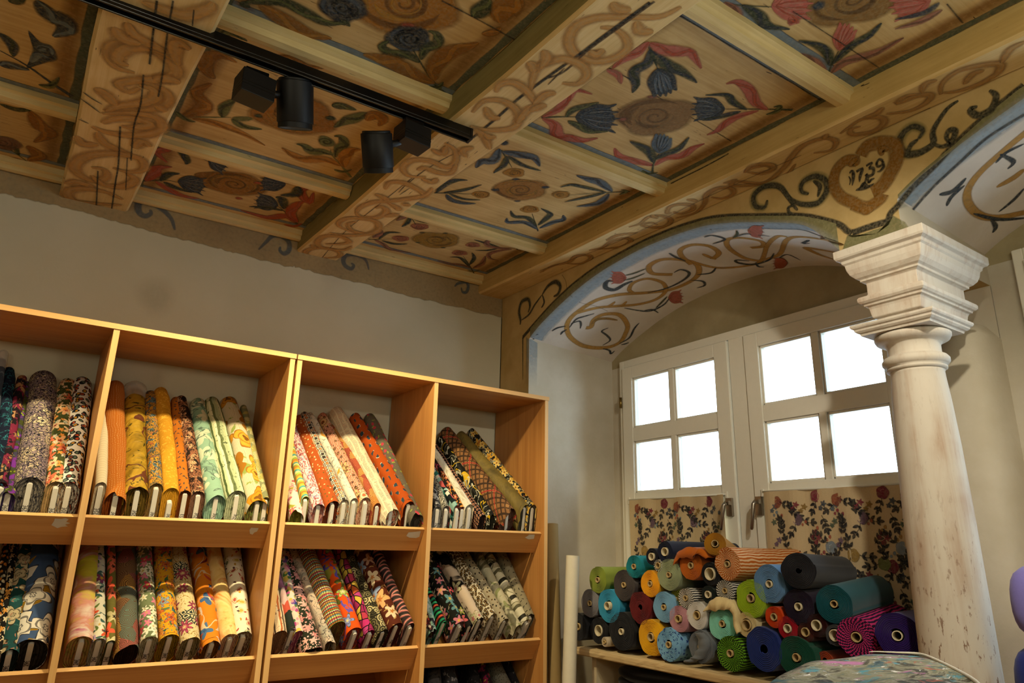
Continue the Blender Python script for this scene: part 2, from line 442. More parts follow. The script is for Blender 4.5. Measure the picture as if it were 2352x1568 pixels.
# window wall: face with two arched niches, jambs, vaults and lunettes
ww = MB()
def niche(sh):
    ww.smooth = True; ww.m = 1
    n = 6
    rings = []
    for i in range(n+1):
        x = WX+(BX-WX)*i/n
        rings.append([V((x, y+sh, vz(x, y))) for y in AY])
    ww.loft(rings, False, False, False)
    ww.smooth = False; ww.m = 2
    if sh == 0: ww.poly([(WX, NY1+sh, ZF), (BX, NY1+sh, ZF), (BX, NY1+sh, vz(BX, NY1)), (WX, NY1+sh, vz(WX, NY1))])
    # lunette above the window and wall below it
    ww.m = 3
    top = [V((BX, y+sh, vz(BX, y))) for y in AY]
    for i in range(44):
        ww.poly([(BX, AY[i]+sh, 1.10), (BX, AY[i+1]+sh, 1.10), top[i+1], top[i]])
    ww.m = 2
    ww.poly([(BX, 3.08+sh, ZF), (BX, NY1+sh, ZF), (BX, NY1+sh, 1.10), (BX, 3.08+sh, 1.10)])
    ww.poly([(BX, NY0+sh, ZF), (BX, 1.37+sh, ZF), (BX, 1.37+sh, 1.10), (BX, NY0+sh, 1.10)])
    ww.poly([(BX, 1.37+sh, ZF), (BX, 3.08+sh, ZF), (BX, 3.08+sh, -.42), (BX, 1.37+sh, -.42)])
    ww.m = 0
    for i in range(44):
        ww.poly([(WX, AY[i]+sh, AZ[i]), (WX, AY[i]+sh, ZT), (WX, AY[i+1]+sh, ZT), (WX, AY[i+1]+sh, AZ[i+1])])
niche(0); niche(SHIFT)
ww.m = 0
ww.poly([(WX, NY1, ZF), (WX, NY1, ZT), (WX, D, ZT), (WX, D, ZF)])
ww.poly([(WX, NY1+SHIFT, 1.02), (WX, NY1+SHIFT, ZT), (WX, NY0, ZT), (WX, NY0, 1.02)])
ww.poly([(WX, NY1+SHIFT, 1.02), (WX, NY0, 1.02), (BX, NY0, 1.02), (BX, NY1+SHIFT, 1.02)])
ww.poly([(WX, -3.4, ZF), (WX, -3.4, ZT), (WX, NY0+SHIFT, ZT), (WX, NY0+SHIFT, ZF)])
ww.poly([(WX, NY0+SHIFT, ZF), (BX, NY0+SHIFT, ZF), (BX, NY0+SHIFT, 1.1), (WX, NY0+SHIFT, 1.1)])
# pier behind the column: rounded towards the next niche, with a sloping top
ww.m = 2; ww.smooth = True
pr = [(2.80, NY0+.012), (2.79, 1.20), (2.79, 1.12), (2.80, 1.085), (2.825, 1.066), (2.87, 1.052), (BX+.01, 1.046)]
ww.loft([[(x, y, ZF) for x, y in pr], [(x, y, .80) for x, y in pr], [(x*.4+BX*.6, y*.6+1.15*.4, .86) for x, y in pr]], False, False, False)
ww.smooth = False
ww.poly([(BX-.003, NY1+SHIFT, ZF), (BX-.003, NY0, ZF), (BX-.003, NY0, 1.06), (BX-.003, NY1+SHIFT, 1.06)])
for ya, yz in ((NY1+SHIFT, vz(WX, NY1)), (NY0, vz(WX, NY0))): ww.poly([(WX, ya, 1.02), (BX, ya, 1.02), (BX, ya, yz-.03), (WX, ya, yz+.002)])
# outer face so that daylight enters through the windows only
XO = 3.05
def outer(y0, y1, z0, z1): ww.box(XO-.02, XO, y0, y1, z0, z1)
outer(-3.4, 1.37+SHIFT, ZF, 1.8); outer(3.08+SHIFT, 1.37, ZF, 1.8); outer(3.08, 3.6, ZF, 1.8)
for s in (0, SHIFT):
    outer(1.37+s, 3.08+s, ZF, -.42); outer(1.37+s, 3.08+s, 1.1, 1.8)
ww.box(BX-.66, XO, D, D+.1, ZF, 1.8)
# ceiling boards, painted panels, battens, beams
CO = .105
cb = MB(); cb.m = 0
cb.poly([(-3.2, -3.4, cz(-3.2, -3.4, CO+.004)), (-3.2, 3.55, cz(-3.2, 3.55, CO+.004)), (2.33, 3.55, cz(2.33, 3.55, CO+.004)), (2.33, -3.4, cz(2.33, -3.4, CO+.004))])
cb.poly([(-3.2, -3.4, 1.8), (3.3, -3.4, 1.8), (3.3, 3.6, 1.8), (-3.2, 3.6, 1.8)])
ceil_o = tag(cb.build('ceiling', M_PANEL), 'painted board ceiling between the beams', kind='structure')
b1l = lambda y: -.07+.016*(D-y); b1r = lambda y: .2+.027*(D-y)
b2l = lambda y: 1.007+.022*(D-y); b2r = lambda y: 1.229+.033*(D-y)
b4l = lambda y: 2.147
PC = None
NC = lambda p: V((.018, .021, -1)).normalized()
BAT = {}
def beam(fl, fr, y0, mats, name, label):
    m = MB(); N = 14; P = []
    for i in range(N+1):
        y = y0+(D+.05-y0)*i/N
        wl, wr = fl(y)+.004*math.sin(y*5), fr(y)+.004*math.sin(y*4+1)
        c = .010
        P.append([V((wl, y, cz(wl, y, .3))), V((wl, y, cz(wl, y, c))), V((wl+c, y, cz(wl, y, 0))), V((wr-c, y, cz(wr, y, 0))), V((wr, y, cz(wr, y, c))), V((wr, y, cz(wr, y, .3)))])
    for i in range(N):
        for j in range(5):
            m.m = 0 if j in (1, 2, 3) else 1
            m.poly([P[i][j], P[i+1][j], P[i+1][j+1], P[i][j+1]])
    return m
def batten(xa, xb, y, w=.085, o0=.055, name='ceiling_batten', label=None):
    m = MB(); prof = [(-w/2, CO+.004), (-w/2, o0+.028), (-w/2+.012, o0+.022), (-w*.28, o0+.004), (0, o0), (w*.28, o0+.004), (w/2-.012, o0+.022), (w/2, o0+.028), (w/2, CO+.004)]
    R = []
    for i in range(9):
        x = xa(y)+(xb(y)-xa(y))*i/8
        R.append([(x, y+dy, cz(x, y+dy, o)) for dy, o in prof])
    m.loft(R, False, False, False)
    return m
# ---------------------------------------------------------------- light
SC.view_settings.view_transform = 'Standard'; SC.view_settings.look = 'None'
SC.view_settings.exposure = -0.18; SC.view_settings.gamma = 1.0
try: SC.view_settings.use_curve_mapping = False
except Exception: pass
w = bpy.data.worlds.new('overcast sky'); SC.world = w; w.use_nodes = True
bg = w.node_tree.nodes['Background']; bg.inputs[0].default_value = (.68, .87, 1.0, 1); bg.inputs[1].default_value = 10.0
def lamp(kind, name, loc, energy, col, **kw):
    l = bpy.data.lights.new(name, kind); l.energy = energy; l.color = col
    for k, v in kw.items(): setattr(l, k, v)
    o = bpy.data.objects.new(name, l); COL.objects.link(o); o.location = up(loc); return o
def aim(o, tgt):
    d = up(tgt)-o.location; o.rotation_euler = d.to_track_quat('-Z', 'Y').to_euler()
for s in (0, SHIFT):       # sky seen through each window: portals only guide sampling
    o = lamp('AREA', 'window_portal', (3.045, 2.225+s, .34), 1, (1, 1, 1), shape='RECTANGLE', size=1.5, size_y=1.7)
    o.rotation_euler = (0, PI/2, 0); o.data.cycles.is_portal = True
WARM = (1.0, .82, .48)
SPOTS = [((.60, 2.30, 1.36), (.35, 3.1, -.35), 120, 1.6), ((1.02, 2.30, 1.36), (1.60, 3.1, -.35), 135, 1.6), ((-.75, 2.30, 1.36), (-.3, 3.1, -.3), 85, 1.6),  # two track spots set forward of their lenses, then an unseen one added
         ((1.35, .3, 1.3), (2.5, 2.2, -.3), 90, 1.5)]  # unseen spot added to brighten the stacked rolls
for a, t, e, sz in SPOTS:
    o = lamp('SPOT', 'track_or_added_spot', a, e, WARM if a[1] > 1 else (1, .90, .72), spot_size=sz, spot_blend=.7, shadow_soft_size=.03); aim(o, t)
for a, e in (((-.9, .75, .85), 17), ((1.15, -.1, .85), 22), ((-.2, -1.6, .9), 46)):  # unseen point lights added as general fill, no fixtures modelled
    o = lamp('POINT', 'fill_light', a, e, (1, .94, .70), shadow_soft_size=.15)
cy = SC.cycles
cy.max_bounces = 6; cy.diffuse_bounces = 4; cy.glossy_bounces = 2; cy.transmission_bounces = 4; cy.transparent_max_bounces = 24
cy.caustics_reflective = False; cy.caustics_refractive = False
# ---------------------------------------------------------------- painted decoration
def pscript(pt, ox, oy, sc, txt):
    f = pt.P; pt.P = lambda x, y: f(ox+x/sc, oy+y/sc)
    pt.script(txt); pt.P = f
DN, PK = V((0, 0, -1)), None
def panel(xa, xb, y0, y1, scripts, name='ceiling_panel'):
    m = MB()
    ca = [(xa(y0), y0), (xb(y0), y0), (xb(y1), y1), (xa(y1), y1)]
    m.poly([(x, y, cz(x, y, CO)) for x, y in ca])
    P = Paint(m, lambda px, py: on_c(px, py, CO), lambda p: NC(p))
    c3 = lambda x, y: V((x, y, cz(x, y, CO)))
    def edge(p, q, w, col, a=1.0, soft=.2):
        P.ribbon([p+(q-p)*i/10 for i in range(11)], [w*(1+.18*math.sin(i*2.3+p.x*9)) for i in range(11)], col, a, soft)
    ins = .018
    A, B, C_, D_ = c3(xa(y0)+ins, y0+.055), c3(xb(y0)-ins, y0+.055), c3(xb(y1)-ins, y1-.055), c3(xa(y1)+ins, y1-.055)
    for p, q in ((A, B), (B, C_), (C_, D_), (D_, A)): edge(p+(q-p)*-.02, q+(q-p)*.02, .03, 'U' if p.y == q.y else '#4e5644')
    for p, q in ((A, B), (D_, C_)): edge(p+V((0, .013 if p is A else -.013, 0)), q+V((0, .013 if p is A else -.013, 0)), .005, 'K', .8)
    for p, q in ((B, C_), (D_, A)):     # ochre glaze inside the border
        s = V((-.045 if p is B else .045, 0, 0)); edge(p+s, q+s, .05, '#85551c', .55, 1.2)
    for ox, oy, sc, t in scripts: pscript(P, ox, oy, sc, t)
    o = m.build(name, M_PANEL, ceil_o); return o
ZA, ZB, ZC = (0, 0, 2.94), (780, 0, 2.94), (1552, 0, 2.94)
ZD, ZE, ZF_, ZG, ZH = (300, 250, 2.6133), (1120, 450, 2.6136), (640, 230, 3.92), (1080, 0, 3.92), (1240, 350, 3.92)
YB = (3.45, 2.85, 1.97, 1.10, .22)
bay1l = lambda y: -.95
b2rr, b1rr = b2r, b1r
P_F = [(*ZG, '''
Z:#80613a/#6a4c2a/#8f6f45:125 1665,1050
D:#7b4a3a:18:14 1375,1070
D:#7b4a3a:20:10 1640,870
t:G:12 640,1055 800,1050 970,1050
U:NB:85 950,1050 1330,1065
L:Gg:26 860,1050 930,985 1040,950 1160,920
L:Gg:30 880,1085 980,1130 1080,1180 1240,1180
L:rR:30 650,1050 780,990 870,890 950,810 1100,845
L:rR:44 650,1060 760,1120 790,1220 900,1240 1020,1260 1150,1240
t:G:12 1610,400 1650,520 1700,640
U:NB:105 1690,615 1760,850
L:NG:34 1620,440 1600,560 1480,640 1490,760 1460,830
L:GN:38 1630,450 1760,570 1900,640 2040,740
L:rR:32 1610,370 1500,470 1380,530 1280,610
L:rp:24 1230,620 1330,670 1360,750
L:rR:42 1620,380 1740,440 1880,460 1990,480 2080,610
t:G:12 1640,1560 1650,1470 1700,1380
U:BN:92 1700,1375 1745,1210
L:GN:36 1650,1460 1620,1370 1530,1310 1440,1265
L:GN:30 1660,1430 1760,1380 1880,1330 1970,1230
L:rR:38 1650,1490 1530,1460 1400,1430 1330,1390 1300,1330
L:rR:38 1660,1490 1760,1420 1900,1400 2010,1330 2110,1290
L:gG:18 1550,1530 1590,1560 1690,1550
c:K:5:.9 1250,610 1400,690 1520,760
c:K:4:.8 1640,840 2000,1060 2352,1270
'''), (*ZC, '''
t:G:12 790,740 560,735 330,735
U:NB:70 330,735 110,735
L:GN:24 480,740 390,690 340,640 200,640
L:NG:24 440,750 300,785 180,810
L:rR:34 620,740 540,690 490,600 420,550 340,565
L:rR:30 560,745 430,780 340,830 280,880 210,910
L:gG:18 610,770 680,750 700,715 660,720
''')]
P_E = [(*ZB, '''
Z:#8f6226/#6d4518/#a5772f:105 1225,1280 
D:N:20:13 1050,1280
D:N:20:13 1390,1262
D:N:17:12 1190,1208
D:N:16:9 1200,1356
t:G:9 640,1300 780,1305 900,1310
Z:#96691f/#7a5016/#b08336:36 955,1312
L:NG:26 650,1300 720,1240 790,1215 865,1215
L:GN:20 700,1300 790,1290 880,1270 960,1245
L:NB:28 720,1310 760,1350 850,1370 920,1372
L:GN:16 740,1305 830,1340 950,1348
t:G:9 1090,1010 1130,1070 1165,1130
Z:#96691f/#7a5016/#b08336:40 1180,1165
L:BN:40 1080,1000 1040,1080 960,1090 920,1130
L:BN:40 1100,1020 1200,1040 1310,1060 1350,1120
L:GN:24 1130,1050 1110,1110 1040,1165
L:GN:20 1140,1050 1230,1110 1360,1150
D:N:16:20 1115,962
t:G:9 1960,1290 1760,1300 1540,1315
Z:#96691f/#7a5016/#b08336:36 1495,1312
L:BN:40 1840,1290 1760,1230 1690,1210 1600,1180
L:GN:20 1800,1295 1650,1260 1560,1245 1490,1260
L:GN:18 1790,1300 1660,1330 1520,1360
L:BN:30 1820,1305 1740,1370 1600,1390
L:gG:14 1890,1310 1940,1290 1900,1280
t:G:9 1340,1560 1320,1500 1300,1440
Z:#96691f/#7a5016/#b08336:40 1285,1412
L:GN:28 1330,1530 1270,1470 1180,1460 1155,1420
L:GN:28 1340,1520 1400,1470 1420,1440 1360,1405
L:BN:30 1340,1550 1250,1500 1140,1500 1130,1470
L:BN:30 1350,1540 1440,1500 1510,1480 1510,1450
''')]
P_D = [(*ZF_, '''
Z:#8c681e/#6d4c14/#a37d2c:108 1420,1258
D:G:14:10 1290,1190
D:G:14:10 1500,1195
D:G:14:10 1255,1278
D:G:14:10 1480,1325
Z:#94553a/#713522/#aa6f50:40 1100,1243
Z:#94553a/#713522/#aa6f50:40 1270,1135
Z:#94553a/#713522/#aa6f50:34 1750,1300
Z:#94553a/#713522/#aa6f50:38 1630,1372
t:G:8 810,1250 920,1250 1020,1245
L:GN:18 900,1250 980,1190 1100,1190
L:GN:18 930,1260 1040,1290 1160,1290
L:pm:24 860,1250 940,1290 1010,1340 1190,1370
L:pm:28 850,1235 910,1200 930,1160
t:G:8 1170,1010 1200,1060 1235,1115
L:GN:20 1190,1040 1160,1100 1110,1135
L:GN:18 1210,1060 1300,1090 1410,1110
L:mp:26 1160,1010 1120,1050 1060,1080
L:pm:24 1210,1050 1350,1060 1470,1110
t:G:8 2260,1330 2050,1330 1830,1318
L:GN:20 2000,1330 1880,1290 1760,1255
L:GN:16 1980,1330 1880,1350 1770,1350
L:pm:26 2100,1330 2000,1330 1890,1310 1880,1270 1960,1240 2040,1260
L:pm:24 2100,1340 2000,1350 1900,1380 1900,1420 1980,1440
L:gG:12 2080,1310 2140,1320 2150,1345
t:G:8 1760,1560 1710,1470 1660,1400
L:GN:20 1720,1500 1640,1420 1540,1410
L:GN:20 1720,1480 1760,1420 1740,1370
L:mp:26 1740,1510 1640,1480 1540,1470 1430,1440
L:pm:28 1750,1510 1830,1470 1860,1400
L:gG:12 1700,1530 1760,1540 1810,1525
''')]
P_A = [(*ZD, '''
D:#7a5018:75:55 490,410
Z:#8a5c1c/#64400f/#9f7028:120 620,450
D:R:14:12 520,362
D:R:18:14 650,535
D:R:20:12 765,442
t:G:12 230,150 300,210 400,280 480,320
U:NB:58 470,300 580,350
L:GN:30 250,180 310,260 340,310 330,330
L:GN:24 300,190 400,230 450,290
L:Rr:34 200,150 220,230 160,260 220,320
L:Rr:40 210,150 350,200 470,230 600,270
t:G:12 80,430 200,425 290,440
U:NB:58 285,430 455,468
L:GN:28 180,430 230,390 295,385
L:GN:28 200,435 270,470 370,500
L:Rr:40 90,430 140,390 160,350 250,345
L:Rr:34 150,430 230,480 320,520 410,535
t:G:12 1180,460 1050,460 920,440
U:NB:60 930,450 775,435
L:GN:26 1000,455 870,400 770,370
L:GN:40 1010,460 990,510 900,515
L:Rr:40 1150,455 1020,420 900,370 810,345
L:Rr:40 1100,455 1020,490 1070,560 1100,500
L:Rr:40 1110,450 1190,460 1190,485
t:G:12 1000,690 930,620 870,570
U:NB:60 885,580 745,545
L:GN:24 920,610 820,590 710,585
L:GN:40 920,600 910,540 870,530
L:Rr:44 990,680 930,640 820,650 660,605
L:Rr:44 1000,680 960,620 1000,570 1040,555
L:R:22 920,690 980,702 1030,685
''')]
P_B = [(*ZA, '''
Z:#8c5a18/#663e0c/#a06f24:135 1990,780
D:G:16:14 2240,795
D:G:16:14 1745,780
t:g:12 1190,780 1400,790 1560,790
D:g:40:18 1640,800
L:gG:34 1500,790 1520,720 1590,665
L:gG:30 1570,800 1640,850 1770,870
L:Oo:52 1230,785 1340,750 1380,700 1330,620 1430,560
L:oO:36 1300,800 1450,830 1600,880 1790,980
L:Oo:44 1450,530 1390,470 1400,390 1490,370 1600,420
L:gG:26 1480,230 1560,215 1670,275
L:gG:22 1190,750 1250,800 1320,820
L:Oo:26 1830,390 1950,390 2080,450 2200,455
'''), (*ZF_, '''
L:gG:44 800,110 680,160 600,190 500,240
L:Gg:34 480,50 570,50 700,85
L:Oo:44 790,180 860,130 940,170 900,230
D:G:18:16 460,160
t:g:12 650,690 570,590 480,490 470,440
D:g:34:44 430,370
W:G:28:10:1.5 430,370
L:gG:40 500,490 400,460 300,460 240,410 160,390
L:gG:36 510,510 540,430 590,390 570,330 500,320
L:oO:44 560,590 420,530 240,530 120,480 30,425
L:oO:44 590,600 590,520 640,450 740,440
L:gG:16 500,620 570,640 660,620
''')]
P_C = [(*ZB, '''
Z:#96621a/#6f430c/#ad7c2a:140 430,20
D:#8a3a20:24:16 460,172
Z:#22292f/#0e1114/#44525e:62 470,262
t:G:13 720,635 640,560 560,440 490,320
L:Gg:36 540,420 460,370 350,360 290,310 330,270
L:Gg:32 550,400 580,330 660,290 660,230 600,205
L:Oo:60 640,560 500,500 380,430 270,390 160,365
L:Oo:54 640,540 640,450 720,360 840,320 940,285
L:gG:18 600,580 660,590 700,550
L:Oo:70 1080,150 1100,60 1180,20 1230,-20
L:Gg:46 900,110 960,60 1010,-20
L:Oo:24 960,225 1040,215 1090,180
Z:#22292f/#0e1114/#44525e:62 20,50
L:G:20 0,150 40,150 70,175
c:K:5:.9 690,0 940,130 1180,262
'''), (*ZA, '''
L:Oo:52 1750,20 1900,120 2080,220 2240,255
L:Gg:34 1650,10 1900,10 2080,90 2200,150 2340,150
L:G:20 1620,10 1660,30 1690,45
''')]
P_G = [(*ZC, '''
Z:#7d5b28/#5d3f18/#93703a:112 1190,0
t:G:10 280,20 450,35 650,45
U:rR:70 650,40 915,20
L:rR:26 780,100 800,150 760,130
L:GN:30 450,30 560,100 620,170 770,195
L:pm:34 330,10 400,80 400,160 450,230 580,260
L:G:16 190,20 220,45 280,40
D:N:18:18 965,35
t:G:9 1000,620 1010,560 1050,440 1100,340
U:rR:62 1100,335 1170,165
L:GN:26 1040,440 1030,360 950,300 830,270
L:GN:28 1060,430 1180,310 1310,230 1390,150
L:pm:36 1010,500 940,430 830,380 700,345
L:pm:34 1050,490 1150,410 1350,350 1540,250
L:G:16 970,520 1000,545 1110,520
U:rR:60 1720,0 1450,45
L:N:20 1780,10 1680,80 1480,125
L:pm:22 1800,60 1650,140 1480,190
c:K:3:.9 790,70 1080,260 1370,450
c:K:4:.8 1830,20 1940,150
''')]
P_I = [(*ZA, '''
t:N:18 490,650 350,560 180,440 0,340
F:N 190,205 270,280 350,310 388,395 320,420 250,440 180,455 220,340
L:Su:20 210,420 260,370 330,390
L:SN:30 250,330 320,330 350,370
L:NS:36 0,440 80,440 200,470
L:NG:30 0,220 80,300 90,380
L:NS:60 250,0 330,90 420,140 440,200 360,245
L:gG:20 260,570 340,580 400,520
L:G:26 60,10 120,0 170,-20
''')]
P_H = [(*ZA, '''
L:Oo:56 210,750 270,850 330,900 230,960
L:Oo:48 190,980 260,1050 190,1085
L:Gg:24 0,700 120,740 250,730
L:Gg:22 230,700 290,720 345,770
L:Gg:26 0,920 80,960 130,1050
t:g:9 330,1200 200,1100 60,1000 0,950
L:Oo:36 10,1070 150,1090 300,1190
L:G:14 150,1150 300,1160 250,1130
L:Oo:36 0,630 150,690 400,740
Z:#6d4a38/#4f3324/#86604a:60 20,960
''')]
panel(b1rr, b2l, YB[1], YB[0], P_A); panel(b1rr, b2l, YB[2], YB[1], P_B); panel(b1rr, b2l, YB[3], YB[2], P_C)
panel(b2rr, b4l, YB[1], YB[0], P_D); panel(b2rr, b4l, YB[2], YB[1], P_E); panel(b2rr, b4l, YB[3], YB[2], P_F); panel(b2rr, b4l, YB[4], YB[3], P_G)
panel(bay1l, b1l, YB[1], YB[0], P_H); panel(bay1l, b1l, YB[2], YB[1], P_I); panel(b1rr, b2l, YB[4], YB[3], []); panel(bay1l, b1l, YB[3], YB[2], [])
# beams with scrolls on the underside
def scrolls(m, jobs, o=0):
    P = Paint(m, lambda px, py: on_c(px, py, o), NC)
    for ox, oy, sc, w, c0, c1, t in jobs:
        for ln in t.strip().splitlines():
            pts = [tuple(float(v) for v in q.split(',')) for q in ln.split()]
            pts = [(ox+x/sc, oy+y/sc) for x, y in pts]
            P.stroke(pts, w*1.25, c1, 'l', .5, .5); P.stroke(pts, w*.9, c0, 'l', .8, .6); P.stroke([(x+1.5, y-1.5) for x, y in pts], w*.3, '#d0aa6c', 'l', .45, .8)
    return P
B1 = [(*ZA, .05, '#bd9050', '#9c7038', '''
910,490 780,450 730,360 780,300 930,300 1100,370 1190,470 1130,530 900,545 800,570 870,620 940,590
870,440 800,415 810,360 900,320 1050,335 1180,410
860,150 900,230 1000,290 1150,360
770,180 830,260 950,295
1200,440 1180,350 1200,290 1285,335
1040,540 1130,530 1220,560
980,560 1110,610 1130,680 1060,720 900,745 700,745
940,570 1040,610 1040,660 950,695 800,715 720,750
640,590 720,640 780,710
1050,715 1130,750
690,765 900,765 1050,790 1095,850 1020,900 880,912 720,890 620,850
690,830 780,800 920,805 1010,840 900,860 820,850
520,915 560,970 660,970
660,890 700,960 800,1010 900,1050
1010,990 960,955 910,1000
760,1130 880,1160 970,1140 960,1080 860,1045 700,1035 570,1060 505,1120 540,1180 640,1220 720,1190 700,1140 620,1130
620,1180 700,1245 840,1255 912,1210 860,1165
440,1240 520,1225 610,1262 480,1262
830,1345 700,1290 560,1272 460,1290 490,1350 640,1372 825,1382
960,10 1100,60 1250,100 1400,60 1440,10
''')]
B2 = [(*ZG, .036, '#bd8c4a', '#9c6c34', '''
1900,60 1700,150 1400,150 1150,160 960,230 890,370 950,490 1100,550 1280,530 1410,440 1400,340 1300,260 1170,245
1500,190 1530,280 1650,285
1200,440 1140,490 1070,455
1280,20 1330,80 1450,90
830,745 960,755 1050,680 1010,590 850,530 700,560 600,620 560,720 540,820
640,600 690,520 660,450
570,650 560,590 520,555
230,830 270,760 380,740 480,790 560,880 600,960
570,940 680,850 775,835
20,1010 120,910 260,900 380,950 440,1040 400,1140 250,1170 100,1160 0,1130
140,960 190,1050 275,1060
420,1110 500,1010 570,940
540,1000 620,960 690,940
'''), (*ZF_, .036, '#bd8c48', '#9c6c34', '''
1330,690 1180,680 1120,610 1200,540 1360,545 1500,600 1590,560 1590,450 1500,380
1250,630 1320,605 1420,645 1550,655 1600,570
1290,700 1380,735 1430,700
1380,440 1480,480 1510,410
1900,440 1860,330 1760,250
1760,420 1660,450 1690,510
1960,320 1900,330 1860,300
960,800 1000,740 1120,740 1240,790 1310,850 1230,885
1385,785 1330,850 1200,880 1000,905 860,915 740,960 700,1010
700,1000 740,1045 880,1055 970,1005 940,955 870,970
870,840 940,870 990,900
980,920 1080,970 1050,985
950,1045 1090,1020
1110,930 1190,945
700,1195 560,1140 545,1095 620,1060 740,1062 880,1090 900,1160 800,1200 660,1165 630,1110 700,1090
460,1190 560,1212 700,1212 860,1200
660,1310 580,1345 400,1325 350,1275 420,1222 560,1225 640,1270 560,1292 420,1290
440,1432 280,1402 240,1370 300,1335 440,1332 550,1372 530,1410 400,1420
300,1295 330,1335
1020,1580 1010,1580
''')]
B4 = [(*ZH, .026, '#ad8248', '#96693a', '''
0,1080 120,1020 260,985 330,930 440,925 450,960 360,1000 240,1000
440,880 560,855 640,800 760,770 820,790 760,840 640,860 520,870
600,795 700,745 880,720
800,670 900,640 980,580 1100,570 1180,610 1120,665 1000,672 920,650 1000,630 1060,650
1000,560 1060,595
1190,540 1145,545 1170,490 1260,465 1370,475 1370,515 1270,550 1200,530
1220,590 1400,540 1480,460 1500,380 1600,320 1720,320 1740,370 1640,412 1540,400
1320,420 1420,435
1650,275 1760,245 1720,285 1800,295 1980,280 2200,220 2300,100
1840,180 1900,140 2050,110 2095,150 2000,190 1860,170
'''), (*ZC, .026, '#ad8248', '#96693a', '''
330,1235 420,1222 600,1230 730,1130 780,1060 860,980 1000,930 1080,950 1050,1010 930,1030
470,1155 520,1112 640,1110 650,1142 560,1162
1000,935 1025,900
1110,900 1250,805 1380,790 1405,830 1330,885 1200,905 1180,872 1250,850
1400,720 1350,765 1260,795
1420,765 1580,745 1690,690 1720,640 1640,640 1500,690 1560,645 1660,632
1660,620 1690,560 1765,540
1790,635 1800,560 1900,480 2050,440 2185,430 2170,490 2050,562 1900,612 1800,622
1950,565 2000,500 2085,470
2200,420 2260,330 2360,280
''')]
def add_cracks(P, ox, oy, sc, t):
    f = P.P; P.P = lambda x, y: f(ox+x/sc, oy+y/sc); P.script(t); P.P = f
b = beam(b1l, b1r, -1.0, None, '', ''); P = scrolls(b, B1)
add_cracks(P, *ZA, '''
c:K:6 1060,0 1045,120 1040,170 1010,430
c:K:5 1170,0 1130,230 1100,480 1070,650
c:K:5 970,500 950,700 905,850 885,1080
c:K:6 812,850 800,1100 780,1230 755,1405
c:K:6 662,1150 655,1300 650,1392
c:K:3 1310,60 1300,170
c:K:3 860,1060 850,1280
l:K:6 560,615 620,660 690,700
l:K:6 545,660 600,700 680,760
l:K:6 530,800 600,830
''')
o = tag(b.build('ceiling_beam', [M_BEAM, M_BEAMSIDE]), 'wide cracked cream beam with large gold scrolls above the lighting track', 'beam', kind='structure')
b = beam(b2l, b2r, -1.0, None, '', ''); P = scrolls(b, B2)
add_cracks(P, *ZG, '''
c:K:11 20,1240 240,1060 430,890 700,690 1000,475 1300,250 1620,20
c:#3a2710:7 700,700 850,640 1050,460 1320,260 1660,10
l:#3a2710:5 700,760 850,610
'''); add_cracks(P, *ZF_, '''
c:K:4 1690,430 1500,520 1300,640 1150,760
c:K:3 1200,700 900,940 600,1180 380,1430
l:K:4 1080,830 1180,720
l:K:4 1090,850 1180,790
''')
tag(b.build('ceiling_beam', [M_BEAM, M_BEAMSIDE]), 'cream scroll painted beam with a long split, crossing above the track end', 'beam', kind='structure')
b = beam(b4l, lambda y: WX, -1.0, None, '', ''); P = scrolls(b, B4)
add_cracks(P, *ZH, '''
c:#4a3014:3:.9 0,1060 700,800 1500,400 2352,20
''')
P2 = Paint(b, lambda px, py: on_x(px, py, 2.147), lambda p: V((-1, 0, 0)))
add_cracks(P2, *ZH, '''
c:K:5 540,600 640,560 800,470 930,400
c:K:5 1180,280 1300,220 1500,120 1700,10
c:K:3 700,540 900,420
''')
tag(b.build('ceiling_beam', [M_BEAM, M_OCHREBEAM]), 'ochre sided beam with gold scrolls running along the window wall', 'beam', kind='structure')
for i, (xa, xb, ys) in enumerate(((bay1l, b1l, (2.85, 1.97)), (b1r, b2l, (2.85, 1.97, 1.10)), (b2r, b4l, (2.85, 1.97, 1.10)))):
    for y in ys:
        tag(batten(lambda q: xa(q)-.0, lambda q: xb(q)+.0, y).build('ceiling_batten', M_BATTEN, ceil_o))
    tag(batten(xa, xb, 3.475, .06, .05).build('ceiling_batten', M_BATTEN, ceil_o))
# shelf wall: faint blue scrolls in the ochre band
for z, t in (((560, 450, 7.84), '''
l:#4a5660:26:.7 265,965 400,830 520,720 680,730 810,830 810,980 720,1040 650,980 660,910
l:#4a5660:26:.7 2250,1330 2190,1150 2020,1060 1850,1060 1790,1160 1830,1260 1930,1310 1980,1250 1930,1210
'''), ((60, 360, 6.533), '''
l:#4a5660:30:.7 2230,1100 2170,920 2000,760 1800,660 1690,690 1690,820 1780,890 1870,850 1860,790
'''), ((1050, 560, 9.8), '''
l:#4a5660:22:.75 -60,960 0,900 100,870 200,860 250,950 210,1080 120,1080 90,980
''')): pscript(PW, *z, t)
PW.disc((358, 680), .08, .09, '#8f8a78', .16, soft=.08)
tag(wb.build('wall_back', [M_WALL]), 'cream wall above the shelves with a ragged ochre band', kind='structure')
